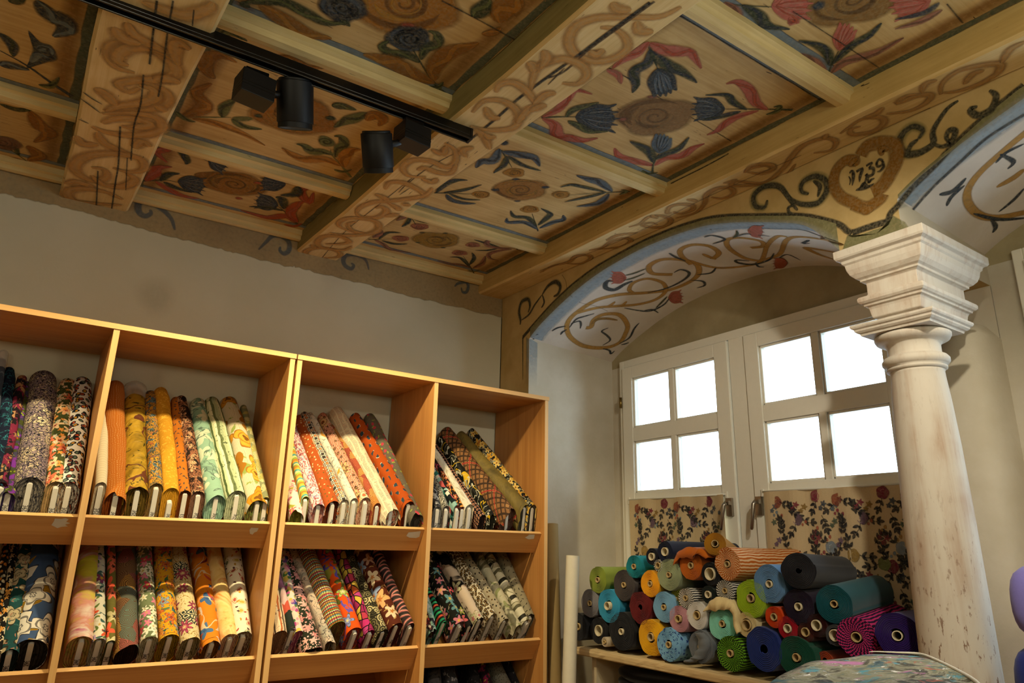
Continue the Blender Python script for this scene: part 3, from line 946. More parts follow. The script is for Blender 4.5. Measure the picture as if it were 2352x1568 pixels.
# window wall decoration
PF = Paint(ww, lambda x, y: on_x(x, y, WX), lambda p: V((-1, 0, 0)))
PV = Paint(ww, lambda x, y: on_v(x, y), lambda p: nv(p))
PV2 = Paint(ww, lambda x, y: on_v(x, y, SHIFT), lambda p: nv(p, SHIFT))
def band_strip(outl, sh, ys):
    prev = None; c1, c2, c3 = lin('#75724e')[:3], lin('#80837c')[:3], lin('#90a2b2')[:3]
    otab = [(p.y, p.z) for p in (on_x(*q, WX) for q in outl)]
    for y in ys:
        zo = max(interp(otab, y+sh), interp(ATAB, y)+.012); za = interp(ATAB, y)
        r = [ww.vert((WX-.0012, y+sh, zo), (*c1, .95)), ww.vert((WX-.0012, y+sh, .5*zo+.5*za), (*c1, .95)), ww.vert((WX-.0012, y+sh, za-.001), (*c2, .95)),
             ww.vert((WX+.03, y+sh, vz(WX+.03, y)-.0012), (*c3, .9)), ww.vert((WX+.075, y+sh, vz(WX+.075, y)-.0012), (*c3, .75)), ww.vert((WX+.10, y+sh, vz(WX+.10, y)-.0012), (*c3, 0))]
        if prev:
            for j in range(5):
                ww.m = 99; ww.face((prev[j], prev[j+1], r[j+1], r[j]))
        prev = r
ys = [1.275+(3.195-1.275)*i/60 for i in range(61)]
band_strip(OUT_L, 0, ys); band_strip(OUT_R, SHIFT, [2.75+(3.2-2.75)*i/16 for i in range(17)])
ww.m = 99
# straight legs of the band down the jamb
c1, c3 = lin('#7a7650')[:3], lin('#9aa8b4')[:3]
q = [ww.vert((WX-.0012, 3.232, 1.20), (*c1, .9)), ww.vert((WX-.0012, 3.205, 1.18), (*c3, .9)), ww.vert((WX-.0012, 3.205, .90), (*c3, 0)), ww.vert((WX-.0012, 3.232, .90), (*c1, 0))]; ww.face(q)
q = [ww.vert((WX, 3.2042, 1.19), (*c3, .9)), ww.vert((WX+.06, 3.2042, 1.17), (*c3, .7)), ww.vert((WX+.06, 3.2042, .90), (*c3, 0)), ww.vert((WX, 3.2042, .90), (*c3, 0))]; ww.face(q)
ww.m = 0
PF.stroke(OUT_L, .022, '#26241a', 'c', .95, .4); PF.stroke([(1201, 872), (1201, 830), (1201, 774)], .012, '#26241a', 'T', .9)
PF.stroke([(1957.8, 534.7), (2000, 520), (2040.7, 508)], .024, '#26241a', 'c'); PF.stroke(OUT_R, .022, '#26241a', 'c', .95, .4)
PF.fill([(1946, 540), (1958, 545), (2042, 516), (2052, 495), (2080, 510), (2100, 540), (2010, 570), (1935, 575)], '#6f6d48', .9, .004, curve=False)
pscript(PF, 1120, 620, 4.6125, '''
l:#6f6d48:34:.5 345,580 350,530 335,440 360,340 430,310 450,380 430,450
l:#6f6d48:34:.5 580,260 640,170 720,125 770,170 750,250 700,280
l:#2b2a20:17 345,580 350,530 335,440 360,340 430,310 450,380 430,450
l:#2b2a20:15 360,530 440,470 500,370 580,260
l:#2b2a20:15 580,260 600,330 590,370 570,400
l:#2b2a20:20 580,260 640,170 720,125 770,170 750,250 700,280
c:#3a2c18:2:.8 790,50 830,120 850,230 900,290
''')
pscript(PF, *ZC, '''
l:#77713f:40:.5 620,1350 600,1400 540,1390 530,1320 600,1260 700,1260 760,1330
l:#77713f:40:.5 790,1350 860,1380 960,1370 1020,1290 1010,1220 940,1190 860,1230 850,1290 900,1310
l:#2b2a1e:22 620,1350 600,1400 540,1390 530,1320 600,1260 700,1260 760,1330 800,1390 825,1420
l:#2b2a1e:14 800,1385 765,1400 765,1430 800,1450
l:#2b2a1e:22 720,1270 790,1350 860,1380 960,1370 1020,1290 1010,1220 940,1190 860,1230 850,1290 900,1310
l:#2b2a1e:18 930,1220 975,1260 960,1330
l:#77713f:42:.5 1640,940 1670,880 1600,855 1530,910 1510,990 1560,1040 1650,1030 1740,970
l:#2b2a1e:24 1640,940 1670,880 1600,855 1530,910 1510,990 1560,1040 1650,1030 1740,970 1740,880 1830,740 1910,680
l:#2b2a1e:18 1570,1030 1590,980 1640,940
l:#2b2a1e:20 1740,970 1800,990 1860,960 1890,890 1850,880 1830,930 1870,980
l:#2b2a1e:24 2120,610 2165,650 2130,740 2040,780 1990,740 2040,720
c:t:42 1235,1085 1150,1085 1085,1150 1070,1250 1120,1330 1210,1370
c:t:52 1250,1050 1300,985 1400,965 1480,990 1490,1080 1440,1190 1390,1260 1330,1300
c:t:44 1200,1375 1290,1400 1375,1350 1400,1310
l:t:34 1225,1120 1215,1090 1170,1120
l:t:34 1250,1385 1285,1420 1340,1400
l:t:26 1400,1050 1390,1010 1440,1010
f:K:13 1196,1148 1202,1195 1194,1254
f:K:8 1176,1172 1186,1156 1196,1148
l:K:5 1170,1190 1182,1215 1176,1250
c:K:10 1222,1160 1244,1146 1268,1138
f:K:13 1269,1136 1250,1180 1243,1230
c:K:9 1288,1122 1308,1108 1330,1098
c:K:7 1330,1098 1318,1118 1307,1136
c:K:11 1307,1136 1337,1138 1333,1176 1302,1190 1286,1176
c:K:9 1401,1088 1378,1076 1359,1102 1369,1125 1394,1112 1402,1088
f:K:12 1403,1090 1405,1126 1386,1152 1362,1160
l:K:9 1290,1188 1284,1225 1262,1262
l:K:9 1302,1190 1305,1232 1325,1212 1345,1205
f:K:15 1218,1284 1260,1272 1300,1262 1342,1240
l:K:10 1245,1270 1268,1240 1290,1250 1310,1268
c:K:3:.9 1060,1015 1240,935
c:K:4:.9 1300,900 1720,728
''')
ww.m = 1
VS = '''
c:q:30 590,790 620,785 640,740 700,710 790,712 838,770 830,820 790,880 700,910 580,900 500,850 475,790 495,735 560,680 660,622 800,590 950,580 1100,560 1220,510 1268,460 1250,405 1150,380 1040,382 970,420 985,462 1060,470 1110,470
c:q:24 540,700 660,670 780,660 900,650 1010,620 1068,570 1050,520 960,495 875,520 850,560 870,580
l:Q:24 620,770 660,740 720,735 780,745
l:q:18 720,660 745,650 765,632
l:q:18 790,660 815,650 835,630
c:q:28 1225,410 1165,360 1160,320 1230,292 1330,300 1388,340 1350,378
l:q:22 1290,345 1320,360 1370,380
c:q:22 1250,400 1380,430 1540,420 1640,390 1680,295 1740,242 1800,245
c:q:26 1640,390 1540,370 1450,312 1440,262 1520,250 1640,270 1655,300 1580,310
c:q:24 1640,385 1750,350 1790,270 1850,245 1980,255 2140,290
l:q:34 2100,340 1990,320 1915,312 1990,350 2080,380
l:N:14 470,780 420,790 385,810
l:N:14 475,800 450,815 437,832
l:N:13 490,790 530,740 580,722 640,705
l:N:13 500,765 550,750 560,770 555,795
l:N:14 725,790 685,810 715,835 735,865 690,895
l:N:14 790,885 850,850 880,795 910,760
l:N:14 690,915 730,925 740,945 762,928
l:N:12 800,892 830,885 848,878
l:N:30 780,512 720,510 708,548 760,562 820,530 870,508
U:rR:55 832,490 738,488
l:G:14 828,475 880,462 950,435
l:G:14 815,505 870,492 945,462
l:N:16 960,580 1080,550 1180,500 1210,460 1160,440 1118,458
l:N:14 1215,503 1290,510 1302,535 1255,550
l:N:14 1255,470 1340,460 1370,428
U:rR:58 1085,612 1172,600
l:N:14 820,670 960,690 1050,655 1090,612
l:N:12 940,685 990,680 1025,700
l:G:14 1010,670 1045,635 1078,600
l:N:14 1088,340 1130,365 1190,388
l:N:14 1300,245 1350,235 1425,258 1350,286
U:rp:46 1565,205 1660,215
l:N:11 1470,250 1550,225 1640,232 1695,240
l:G:13 1495,205 1500,225 1475,248
l:N:16 1570,388 1490,382 1510,400 1600,408 1690,380 1720,340
l:N:12 1610,395 1625,420 1660,424
U:Rr:44 1800,398 1712,402
l:N:11 1750,372 1800,350 1880,385
l:N:12 1880,282 1930,264 1895,285 1935,282
l:N:10 2030,255 2090,280 2130,285
c:#6e6252:2:.8 490,600 560,640 650,660 720,690
'''
pscript(PV, *ZE, VS)
PV.stroke(INN_L, .013, '#2a2e34', 'c', .9, .5)
pscript(PV2, *ZC, '''
c:q:30 2380,880 2200,1030 2030,1190 1965,1320 2020,1430 2150,1470 2370,1430
l:q:30 2352,1140 2280,1200 2165,1262
l:N:16 2352,970 2230,1030 2160,1100
l:N:16 2190,1040 2280,1090 2240,1140
l:N:22 1960,1200 1870,1290 1780,1310
l:N:18 1950,1250 1860,1330 1830,1390
l:N:16 2010,1440 2180,1480 2370,1470
l:N:18 2130,1480 2160,1530 2140,1570
l:N:16 2352,1270 2280,1350 2180,1430
''')
PV2.k = 60; PV2.stroke(INN_R, .013, '#2a2e34', 'c', .9, .5)
tag(ww.build('wall_right', [M_FRIEZE, M_VAULT, M_REVEAL, M_LUNETTE]), 'ochre painted wall with two arched window niches and the date 1739', kind='structure')
# ---------------------------------------------------------------- windows
def window(n, sh, label, full=True):
    t = thing('window_%d' % n, (BX, 2.225+sh, -.42), label, None, None, 'structure')
    X = 2.95
    def Bx(m, x0, x1, y0, y1, z0, z1): m.box(x0, x1, y0+sh, y1+sh, z0, z1)
    m = MB(); yl, yr, zt, zb = 3.108, 1.345, 1.125, -.42
    Bx(m, X, X+.07, 3.072, yl, zb, zt); Bx(m, X, X+.07, yr, 1.385, zb, zt); Bx(m, X, X+.07, 1.385, 3.072, 1.078, zt); Bx(m, X, X+.07, 1.385, 3.072, zb, zb+.05)
    Bx(m, X-.006, X+.07, 2.180, 2.276, zb+.05, 1.078)
    m.build('window_frame', M_WHITEWIN, t, .004)
    for k, (sl, sr, p1, p2) in enumerate(((3.070, 2.282, (2.990, 2.698), (2.662, 2.368)), (2.174, 1.388, (2.092, 1.801), (1.765, 1.476)))):
        m = MB(); x0, x1 = X-.016, X+.045
        Bx(m, x0, x1, p1[0], sl, zb+.055, 1.073); Bx(m, x0, x1, sr, p2[1], zb+.055, 1.073)
        rows = ((1.001, .699), (.618, .321), (.245, -.06), (-.14, -.31))
        Bx(m, x0, x1, p2[1], p1[0], 1.001, 1.073)
        for (a, b), (c, d) in zip(rows, rows[1:]): Bx(m, x0+.004, x1, p2[1], p1[0], c, b)
        Bx(m, x0, x1, p2[1], p1[0], zb+.055, -.31)
        Bx(m, x0+.0055, x1-.001, p2[0], p1[1], -.31, 1.001)
        # slim glazing beads around each pane
        for a, b in rows:
            for q in (p1, p2):
                for z in (a, b):
                    s = -.012 if z == a else .012
                    Bx(m, x0+.014, x1-.004, q[1], q[0], min(z, z+s), max(z, z+s))
                Bx(m, x0+.014, x1-.004, q[0]-.010, q[0], b, a); Bx(m, x0+.014, x1-.004, q[1], q[1]+.010, b, a)
        sa = m.build('sash', M_WHITEWIN, t, .003)
        g = MB()
        for a, b in rows:
            for q in (p1, p2): Bx(g, X+.022, X+.026, q[1]+.004, q[0]-.004, b+.004, a-.004)
        g.build('window_panes', M_GLASS, sa)
        # nickel espagnolette handle
        hy = (2.318, 2.145)[k]; m = MB(); Bx(m, x0-.016, x0, hy-.017, hy+.017, .175, .262); Bx(m, x0-.03, x0-.014, hy-.010, hy+.010, .228, .248)
        m.smooth = True
        dy = .03 if k == 0 else .024
        m.tube([V((x0-.036, hy+sh, .236)), V((x0-.046, hy+sh+dy*.25, .226)), V((x0-.046, hy+sh+dy, .115)), V((x0-.046, hy+sh+dy+.002, .108))], [.011, .0105, .009, .006], 10)
        tag(m.build('handle', M_STEEL, sa), 'nickel window handle')
        for hz in (.861, -.2):
            m = MB(); m.smooth = True; yy = sl+.008 if k == 0 else sr-.008
            m.tube([V((x0-.008, yy+sh, hz-.032)), V((x0-.008, yy+sh, hz+.032))], .009, 10)
            tag(m.build('hinge', M_BRASS, sa), 'brass hinge')
    return t
window(1, 0, 'white two sash window with floral half curtains behind the stacked rolls')
window(2, SHIFT, 'white window at the edge beyond the stone column')
# ---------------------------------------------------------------- column between the niches
t = thing('stone_column', (2.45, 1.125, -EYE), 'cream limewashed stone column with a moulded square capital beside the window', 'column')
m = MB(); m.smooth = True; c = (2.45, 1.125)
m.lathe([(.112, -1.05), (.109, -.5), (.104, -.12), (.1005, .12), (.095, .35), (.088, .50), (.0825, .575), (.0815, .596), (.084, .604)], c, 56)
m.build('shaft', M_STONE, t)
m = MB(); m.smooth = True
m.lathe([(.086, .604), (.092, .608), (.0925, .614), (.087, .618), (.096, .622), (.103, .632), (.103, .642), (.096, .652), (.084, .655), (.082, .664), (.0815, .675), (.082, .690), (.086, .696), (.088, .700), (.098, .703), (.112, .710), (.1175, .720), (.118, .728), (.11, .734)], c, 56)
m.build('neck_ring', M_STONE, t)
m = MB(); m.lathe([(.15, -1.35), (.15, -1.2), (.14, -1.17), (.15, -1.14), (.142, -1.09), (.115, -1.05)], c, 48); m.build('base', M_STONE, t)
def sq(m, prof, x0, x1, y0, y1):   # square mouldings: prof = (inset, z) upwards
    n = 6; R = []
    for ins, z in prof:
        a, b, d, e = x0+ins, x1-ins, y0+ins, y1-ins; r = []
        for (p, q) in (((a, d), (b, d)), ((b, d), (b, e)), ((b, e), (a, e)), ((a, e), (a, d))):
            for i in range(n):
                w = .0016*noise.noise(V((p[0]*9+i, z*40, p[1]*7)))
                r.append((p[0]+(q[0]-p[0])*i/n+w, p[1]+(q[1]-p[1])*i/n+w, z+w))
        R.append(r)
    m.loft(R)
m = MB(); sq(m, [(.024, .734), (.022, .742), (.016, .744), (.010, .750), (.009, .756), (.003, .760), (0, .765), (0, .772), (.012, .774)], 2.305, 2.59, .983, 1.262)
m.build('abacus', M_STONE, t)
m = MB(); sq(m, [(.088, .772), (.088, .792), (.076, .796), (.074, .80), (.070, .826), (.066, .836), (.058, .838), (.057, .845), (.050, .848), (.044, .855), (.043, .866), (.048, .873), (.066, .876), (.070, .884), (.070, .924), (.062, .929), (.056, .931), (.056, .938), (.046, .944), (.034, .957), (.027, .975), (.024, .994), (.018, 1.000), (.016, 1.010), (.004, 1.016), (0, 1.022), (0, 1.048), (.004, 1.05)], 2.275, 2.755, .962, 1.275)
m.build('impost_block', M_STONE, t, .002)
# ---------------------------------------------------------------- shelving
LIP = ((.075, 3.022), (-.437, 3.022), (-.949, 3.022))
SE = math.radians(50)
def shelf_unit(x0, x1, label):
    t = thing('fabric_shelving', ((x0+x1)/2, 3.0, -EYE), label, 'shelving')
    xm = (x0+x1)/2; T = .011
    m = MB(); m.box(x0-.001, x1+.003, 2.995, 3.49, .778, .800); o = m.build('top_board', [M_BEECH_X], t, .0015)
    e = MB(); e.box(x0-.001, x1+.003, 2.9935, 2.9955, .7785, .7995); tag(e.build('edge_strip', M_EDGE_X, o), 'pale edge strip')
    for nm, a, b in (('side_panel', x0, x0+.022), ('divider', xm-T, xm+T), ('side_panel', x1-.022, x1)):
        m = MB(); m.box(a, b, 3.0, 3.485, -EYE, .778); o = m.build(nm, M_BEECH_Z, t)
        e = MB(); e.box(a+.0004, b-.0004, 2.998, 3.0005, -EYE, .778); tag(e.build('edge_strip', M_EDGE_Z, o), 'pale edge strip')
    for a, b in ((x0+.022, xm-T), (xm+T, x1-.022)):
        for z, y in LIP:
            # fascia leaning back, square to the sloping shelf
            m = MB(); d = V((0, .066, -.095)); n_ = V((0, .095, .066)).normalized()*.018; p = V((0, y, z))
            q = [p+d, p+d+n_, p+n_, p]
            P8 = []
            for X in (a, b): P8.append([V((X, k.y, k.z)) for k in q])
            ids0, ids1 = [m.vert(k) for k in P8[0]], [m.vert(k) for k in P8[1]]
            for i in range(4): m.face((ids0[i], ids0[(i+1) % 4], ids1[(i+1) % 4], ids1[i]))
            m.face(ids0[::-1]); m.face(ids1)
            o = m.build('fascia', M_BEECH_X, t)
            e = MB(); s_ = V((0, -.0008, .001))
            e.poly([V((a, p.y, p.z))+s_, V((b, p.y, p.z))+s_, V((b, p.y, p.z))+n_+s_, V((a, p.y, p.z))+n_+s_]); tag(e.build('edge_strip', M_EDGE_X, o), 'pale edge strip')
            s0 = V((0, 3.106, z-.080)); s1 = V((0, 3.478, s0.z+(3.478-s0.y)*math.tan(SE))); k = V((0, .010, -.012))
            m = MB(); m.hexa([V((a, 0, 0))+s0+k, V((b, 0, 0))+s0+k, V((b, 0, 0))+s1+k, V((a, 0, 0))+s1+k, V((a, 0, 0))+s0, V((b, 0, 0))+s0, V((b, 0, 0))+s1, V((a, 0, 0))+s1])
            m.build('sloping_shelf', M_BEECH_X, t)
    return t
unit_l = shelf_unit(-.483, .9085, 'beech fabric shelving unit cut off by the frame, full of bolts')
unit_r = shelf_unit(.9185, 2.3105, 'beech fabric shelving unit whose open side faces the window corner')
# remains of torn paper tape on the fascias
def tape(unit, pts):
    m = MB()
    P3 = [on_y(*q, 3.06) for q in pts]
    n_ = V((0, -.095, -.066)).normalized(); o = V((0, 3.022, .075))
    Q = []
    for q in pts:
        d = ray(*q); k = n_.dot(o)/n_.dot(d); Q.append(d*k+n_*.0012)
    c = sum(Q, V())/len(Q); i0 = m.vert(c); ids = [m.vert(q) for q in Q]
    for i in range(len(ids)): m.face((i0, ids[i], ids[(i+1) % len(ids)]))
    tag(m.build('tape_remnant', M_TAPE, unit), 'torn white tape remnant')
tape(unit_l, [(118,1205),(124,1196),(126,1190),(140,1191),(150,1189),(158,1192),(152,1197),(162,1201),(150,1204),(156,1208),(142,1209),(132,1212)])
tape(unit_l, [(573,1216),(577,1211),(594,1212),(590,1220),(584,1222),(580,1227),(574,1225)])
tape(unit_r, [(933,1230),(938,1222),(950,1221),(966,1219),(963,1232),(955,1235),(940,1234)])
tape(unit_r, [(1205,1234),(1212,1230),(1215,1227),(1228,1227),(1226,1237),(1214,1238)])
# ---------------------------------------------------------------- lighting track with two spotlights
RZ = 1.418
ra, rb = V((-.34, 1.40*RZ, RZ)), V((.792*RZ, 1.372*RZ, RZ))
rd = (rb-ra).normalized(); rn = V((-rd.y, rd.x, 0))
t = thing('lighting_track', (.5, 1.95, RZ), 'long black ceiling track carrying two spotlights', 'light track')
m = MB(); h0, h1 = -.004, .040
def obox(m, a, b, w, z0, z1):
    d = (b-a).normalized(); n_ = V((-d.y, d.x, 0))*w/2
    m.hexa([V((p.x, p.y, z)) for z in (z0, z1) for p in (a-n_, b-n_, b+n_, a+n_)])
obox(m, ra, rb, .036, RZ+.010, RZ+.042); obox(m, ra+rn*.0145, rb+rn*.0145, .007, RZ-.002, RZ+.010); obox(m, ra-rn*.0145, rb-rn*.0145, .007, RZ-.002, RZ+.010)
m.build('rail', M_BLACKRAIL, t, .002)
m = MB(); obox(m, rb, rb+rd*.012, .037, RZ-.003, RZ+.043); m.build('end_cap', M_BLACK, t, .003)
def spot(rail_px, cyl_top, cyl_bot, r_px, box_pts, label, side):
    # adapter box on the rail, cylinder lamp head beside it
    d = ray(*rail_px); a = d*(RZ/d.z)
    T = thing('track_spotlight', (a.x, a.y, RZ-.05), label, 'spotlight', 'spotlights on the ceiling track')
    (bx0, by0), (bx1, by1), hgt, yaw = box_pts
    Y = a.y
    p0, p1 = on_y(bx0, by0, Y), on_y(bx1, by1, Y)
    bc = (p0+p1)/2; L = (p1-p0).length/2
    m = MB(); e1 = V((math.cos(yaw), math.sin(yaw), 0)); e2 = V((-e1.y, e1.x, 0)); H = hgt
    m.hexa([bc+e1*sx*.052+e2*sy*.040+V((0, 0, z)) for z in (-H, H) for sx, sy in ((-1, -1), (1, -1), (1, 1), (-1, 1))])
    bo = m.build('driver_box', M_BLACK, T, .002)
    m = MB()
    for z in (-H*.35, -H*.1): obox(m, bc-e1*.0524+V((0, 0, 0)), bc+e1*.0524, .0812, bc.z+z-.0012, bc.z+z+.0012)
    m.build('vent_slot', M_BLACKRAIL, bo)
    m = MB(); k = V((bc.x, a.y, 0)); obox(m, k-rd*.035, k+rd*.035, .030, bc.z+H, RZ-.0025); m.build('track_adapter', M_BLACKRAIL, T, .002)
    c0, c1 = on_y(*cyl_top, Y-.005), on_y(*cyl_bot, Y+.055)
    ax = (c1-c0).normalized(); R = r_px*depth(c0)/F_PX
    q0, q1 = c0, c1; u = ax.orthogonal().normalized(); w = ax.cross(u); n = 40
    def ring(p, r): return [p+(u*math.cos(2*PI*j/n)+w*math.sin(2*PI*j/n))*r for j in range(n)]
    L = (c1-c0).length
    m = MB(); m.smooth = True
    m.loft([ring(q0+ax*.0, R*.86), ring(q0+ax*.002, R*.9), ring(q0+ax*.008, R*.9)], True, True, False)
    m.loft([ring(q0+ax*.008, R*.97), ring(q0+ax*.010, R), ring(q0+ax*(L-.020), R), ring(q0+ax*(L-.018), R*.985)], True, True, True)
    m.loft([ring(q0+ax*(L-.019), R*.94), ring(q0+ax*(L-.001), R*.94), ring(q1, R*.92), ring(q1-ax*.002, R*.84), ring(q1-ax*.015, R*.8)], True, False, False)
    h = m.build('lamp_head', M_BLACK, T); md = h.modifiers.new('es', 'EDGE_SPLIT'); md.split_angle = .7
    m = MB(); m.loft([ring(q1-ax*.014, R*.8), ring(q1-ax*.012, R*.78)], True, True, True); tag(m.build('lens', M_LENS, h), 'glowing lens')
    m = MB(); m.smooth = True; e = (bc-c0).normalized(); m.tube([c0+ax*.05, c0+ax*.03+(bc-c0)*.5, bc+V((0, 0, H*.1))], .012, 10); m.build('swivel_arm', M_BLACK, T)
    return c1, ax
L1 = spot((628, 178), (678, 182), (678, 296), 41, ((545, 200), (622, 214), .040, .12), 'spotlight with a scuffed head and bright rim on the black track', 1)
L2 = spot((925, 268), (864, 300), (870, 396), 36, ((908, 315), (984, 318), .036, .10), 'plain spotlight nearest the end of the black track', -1)
# ---------------------------------------------------------------- window board with its support
TZ = -.462
t = thing('window_table', (2.7, 2.0, TZ), 'rough pale wooden board under the stacked fabric rolls', 'table')
m = MB(); n = 60; fr = []
for i in range(n+1):
    y = 2.905-(2.905-1.02)*i/n
    j = lambda k: .0035*noise.noise(V((y*40, k, 3)))+.002*noise.noise(V((y*130, k, 7)))
    fr.append([V((2.432, y, TZ-.036)), V((2.420+j(1), y, TZ-.030)), V((2.418+j(2), y, TZ-.016)), V((2.420+j(3), y, TZ-.003)), V((2.428+j(4), y, TZ)), V((2.975, y, TZ)), V((2.975, y, TZ-.036))])
m.loft(fr); m.build('top', wood('rough pale board', 1, '#a38a62', '#cdb88e', .8), t)
m = MB(); m.box(2.90, 2.93, 1.15, 2.87, -EYE, TZ-.034); m.box(2.46, 2.92, 2.80, 2.83, -EYE, TZ-.034); m.box(2.46, 2.92, 1.30, 1.33, -EYE, TZ-.034)
m.build('support_panel', M_DARKWALL, t)
# black folded cloth stacked below the board
def folded(name, c, sx, sy, sz, mat, label, cat, grp=None, seed=0, yaw=0, layers=3):
    t = thing(name, (c[0], c[1], c[2]-sz/2), label, cat, grp)
    for l in range(layers):
        m = MB(); m.smooth = True; R = []
        z0 = -sz/2+sz*l/layers; z1 = z0+sz/layers*.97
        for a, k in (((0, .92), (.12, .985), (.5, 1.0), (.85, .985), (1, .90)) if layers > 1 else ((0, .74), (.1, .93), (.32, 1.0), (.68, .99), (.9, .88), (1, .62))):
            r = []
            for j in range(36):
                th = 2*PI*j/36; ct, st = math.cos(th), math.sin(th); e = .38 if layers > 1 else .58
                x = sx/2*math.copysign(abs(ct)**e, ct); y = sy/2*math.copysign(abs(st)**e, st)
                w = 1+.06*noise.noise(V((ct*1.3+l*3, st*1.3, seed)))
                sag = .03*noise.noise(V((x*5, y*5, seed+l*7.0)))
                X, Y = x*k*w, y*k*w
                r.append(V((c[0]+X*math.cos(yaw)-Y*math.sin(yaw), c[1]+X*math.sin(yaw)+Y*math.cos(yaw), c[2]+z0+(z1-z0)*a+sag)))
            R.append(r)
        m.loft(R); o = m.build('fold', mat, t); s = o.modifiers.new('s', 'SUBSURF'); s.levels = s.render_levels = 1
    return t
def felt(name, c, rough=.95):
    g = G(name, rough, .08); n = g.noise(g.pos, 220, 3); c1 = lin(c)
    g.b.inputs['Sheen Weight'].default_value = .15
    g.bump(n, .25, .001)
    return g.done(g.mix(n, tuple(x*.8 for x in c1[:3])+(1,), c1))
M_BLACKFELT = felt('black fleece', '#0a0a0c')
folded('folded_fleece', (2.68, 2.42, -.60), .42, .62, .13, M_BLACKFELT, 'folded black fleece lying directly under the window board', 'fabric', 'black fleece under the board', 1)
folded('folded_fleece', (2.66, 2.30, -.735), .42, .66, .13, M_BLACKFELT, 'lower folded black fleece beneath the upper black one', 'fabric', 'black fleece under the board', 5)
# lavender and royal blue fleece at the right edge
folded('folded_fleece', (2.40, .812, -.110), .30, .20, .19, felt('lavender fleece', '#7f78c4'), 'folded lavender fleece beside the foot of the stone column', 'fabric', 'fleece stacked by the column', 11, 0, 1)
folded('folded_fleece', (2.40, .822, -.305), .30, .22, .185, felt('royal blue fleece', '#1c2b7c'), 'folded royal blue fleece under the lavender one', 'fabric', 'fleece stacked by the column', 17, 0, 1)
m = MB(); t = thing('side_table', (2.45, .6, -EYE), 'low table carrying the lavender and blue fleece', 'table')
m.box(2.22, 2.75, .1, .93, -.42, -.385); m.build('top', M_BEECH_X, t)
for ly in (.15, .85):
    m = MB(); m.box(2.3, 2.7, ly, ly+.05, -EYE, -.42); m.build('leg', M_BEECH_Z, t)
# ---------------------------------------------------------------- leaning tubes in the corner
def tube_obj(name, a, b, r, mat, label, extra=None):
    t = thing(name, b, label, 'tube')
    ax = (V(b)-V(a)).normalized(); u = ax.orthogonal().normalized(); w = ax.cross(u); n = 32
    ring = lambda p, r: [p+(u*math.cos(2*PI*j/n)+w*math.sin(2*PI*j/n))*r for j in range(n)]
    m = MB(); m.smooth = True; a = V(a); b = V(b)
    m.loft([ring(a+ax*.05, r-.006), ring(a, r-.006), ring(a, r), ring(a+ax*.001, r), ring(b, r), ring(b, r-.006)], True, False, False)
    o = m.build('tube_wall', mat, t); md = o.modifiers.new('es', 'EDGE_SPLIT'); md.split_angle = .7
    return t, o
yT = 2.80
a = on_y(1315.5, 1276, yT); b = on_y(1297, 1900, yT-.03); k = (-EYE-b.z)/(a.z-b.z); b = b+(a-b)*k
t, o = tube_obj('card_tube', a, b, 15.2*depth(a)/F_PX, M_TUBEWHITE, 'pale grey card tube leaning in front of the window board')
m = MB(); ax = (b-a).normalized(); u = V((-1, -.25, 0)).normalized(); w = ax.cross(u); R = 15.2*depth(a)/F_PX+.0006
for i in range(4):
    th = [-.55+.3*k-.75 for k in (i/1.0*.6, (i+1)/1.0*.6)]
    m.poly([a+ax*s+(u*math.cos(x)+w*math.sin(x))*R for s, x in ((.012, th[0]), (.055, th[0]), (.055, th[1]), (.012, th[1]))])
tag(m.build('sticker', M_CARD, t), 'white sticker')
a = on_y(1268, 1225, 3.12); b = on_y(1275, 1568, 3.02); k = (-EYE-b.z)/(a.z-b.z); b = b+(a-b)*k
a = a+(a-b).normalized()*.05
tube_obj('card_tube', a, b, .034, M_TUBECARD, 'brown card tube leaning in the corner behind the shelving')
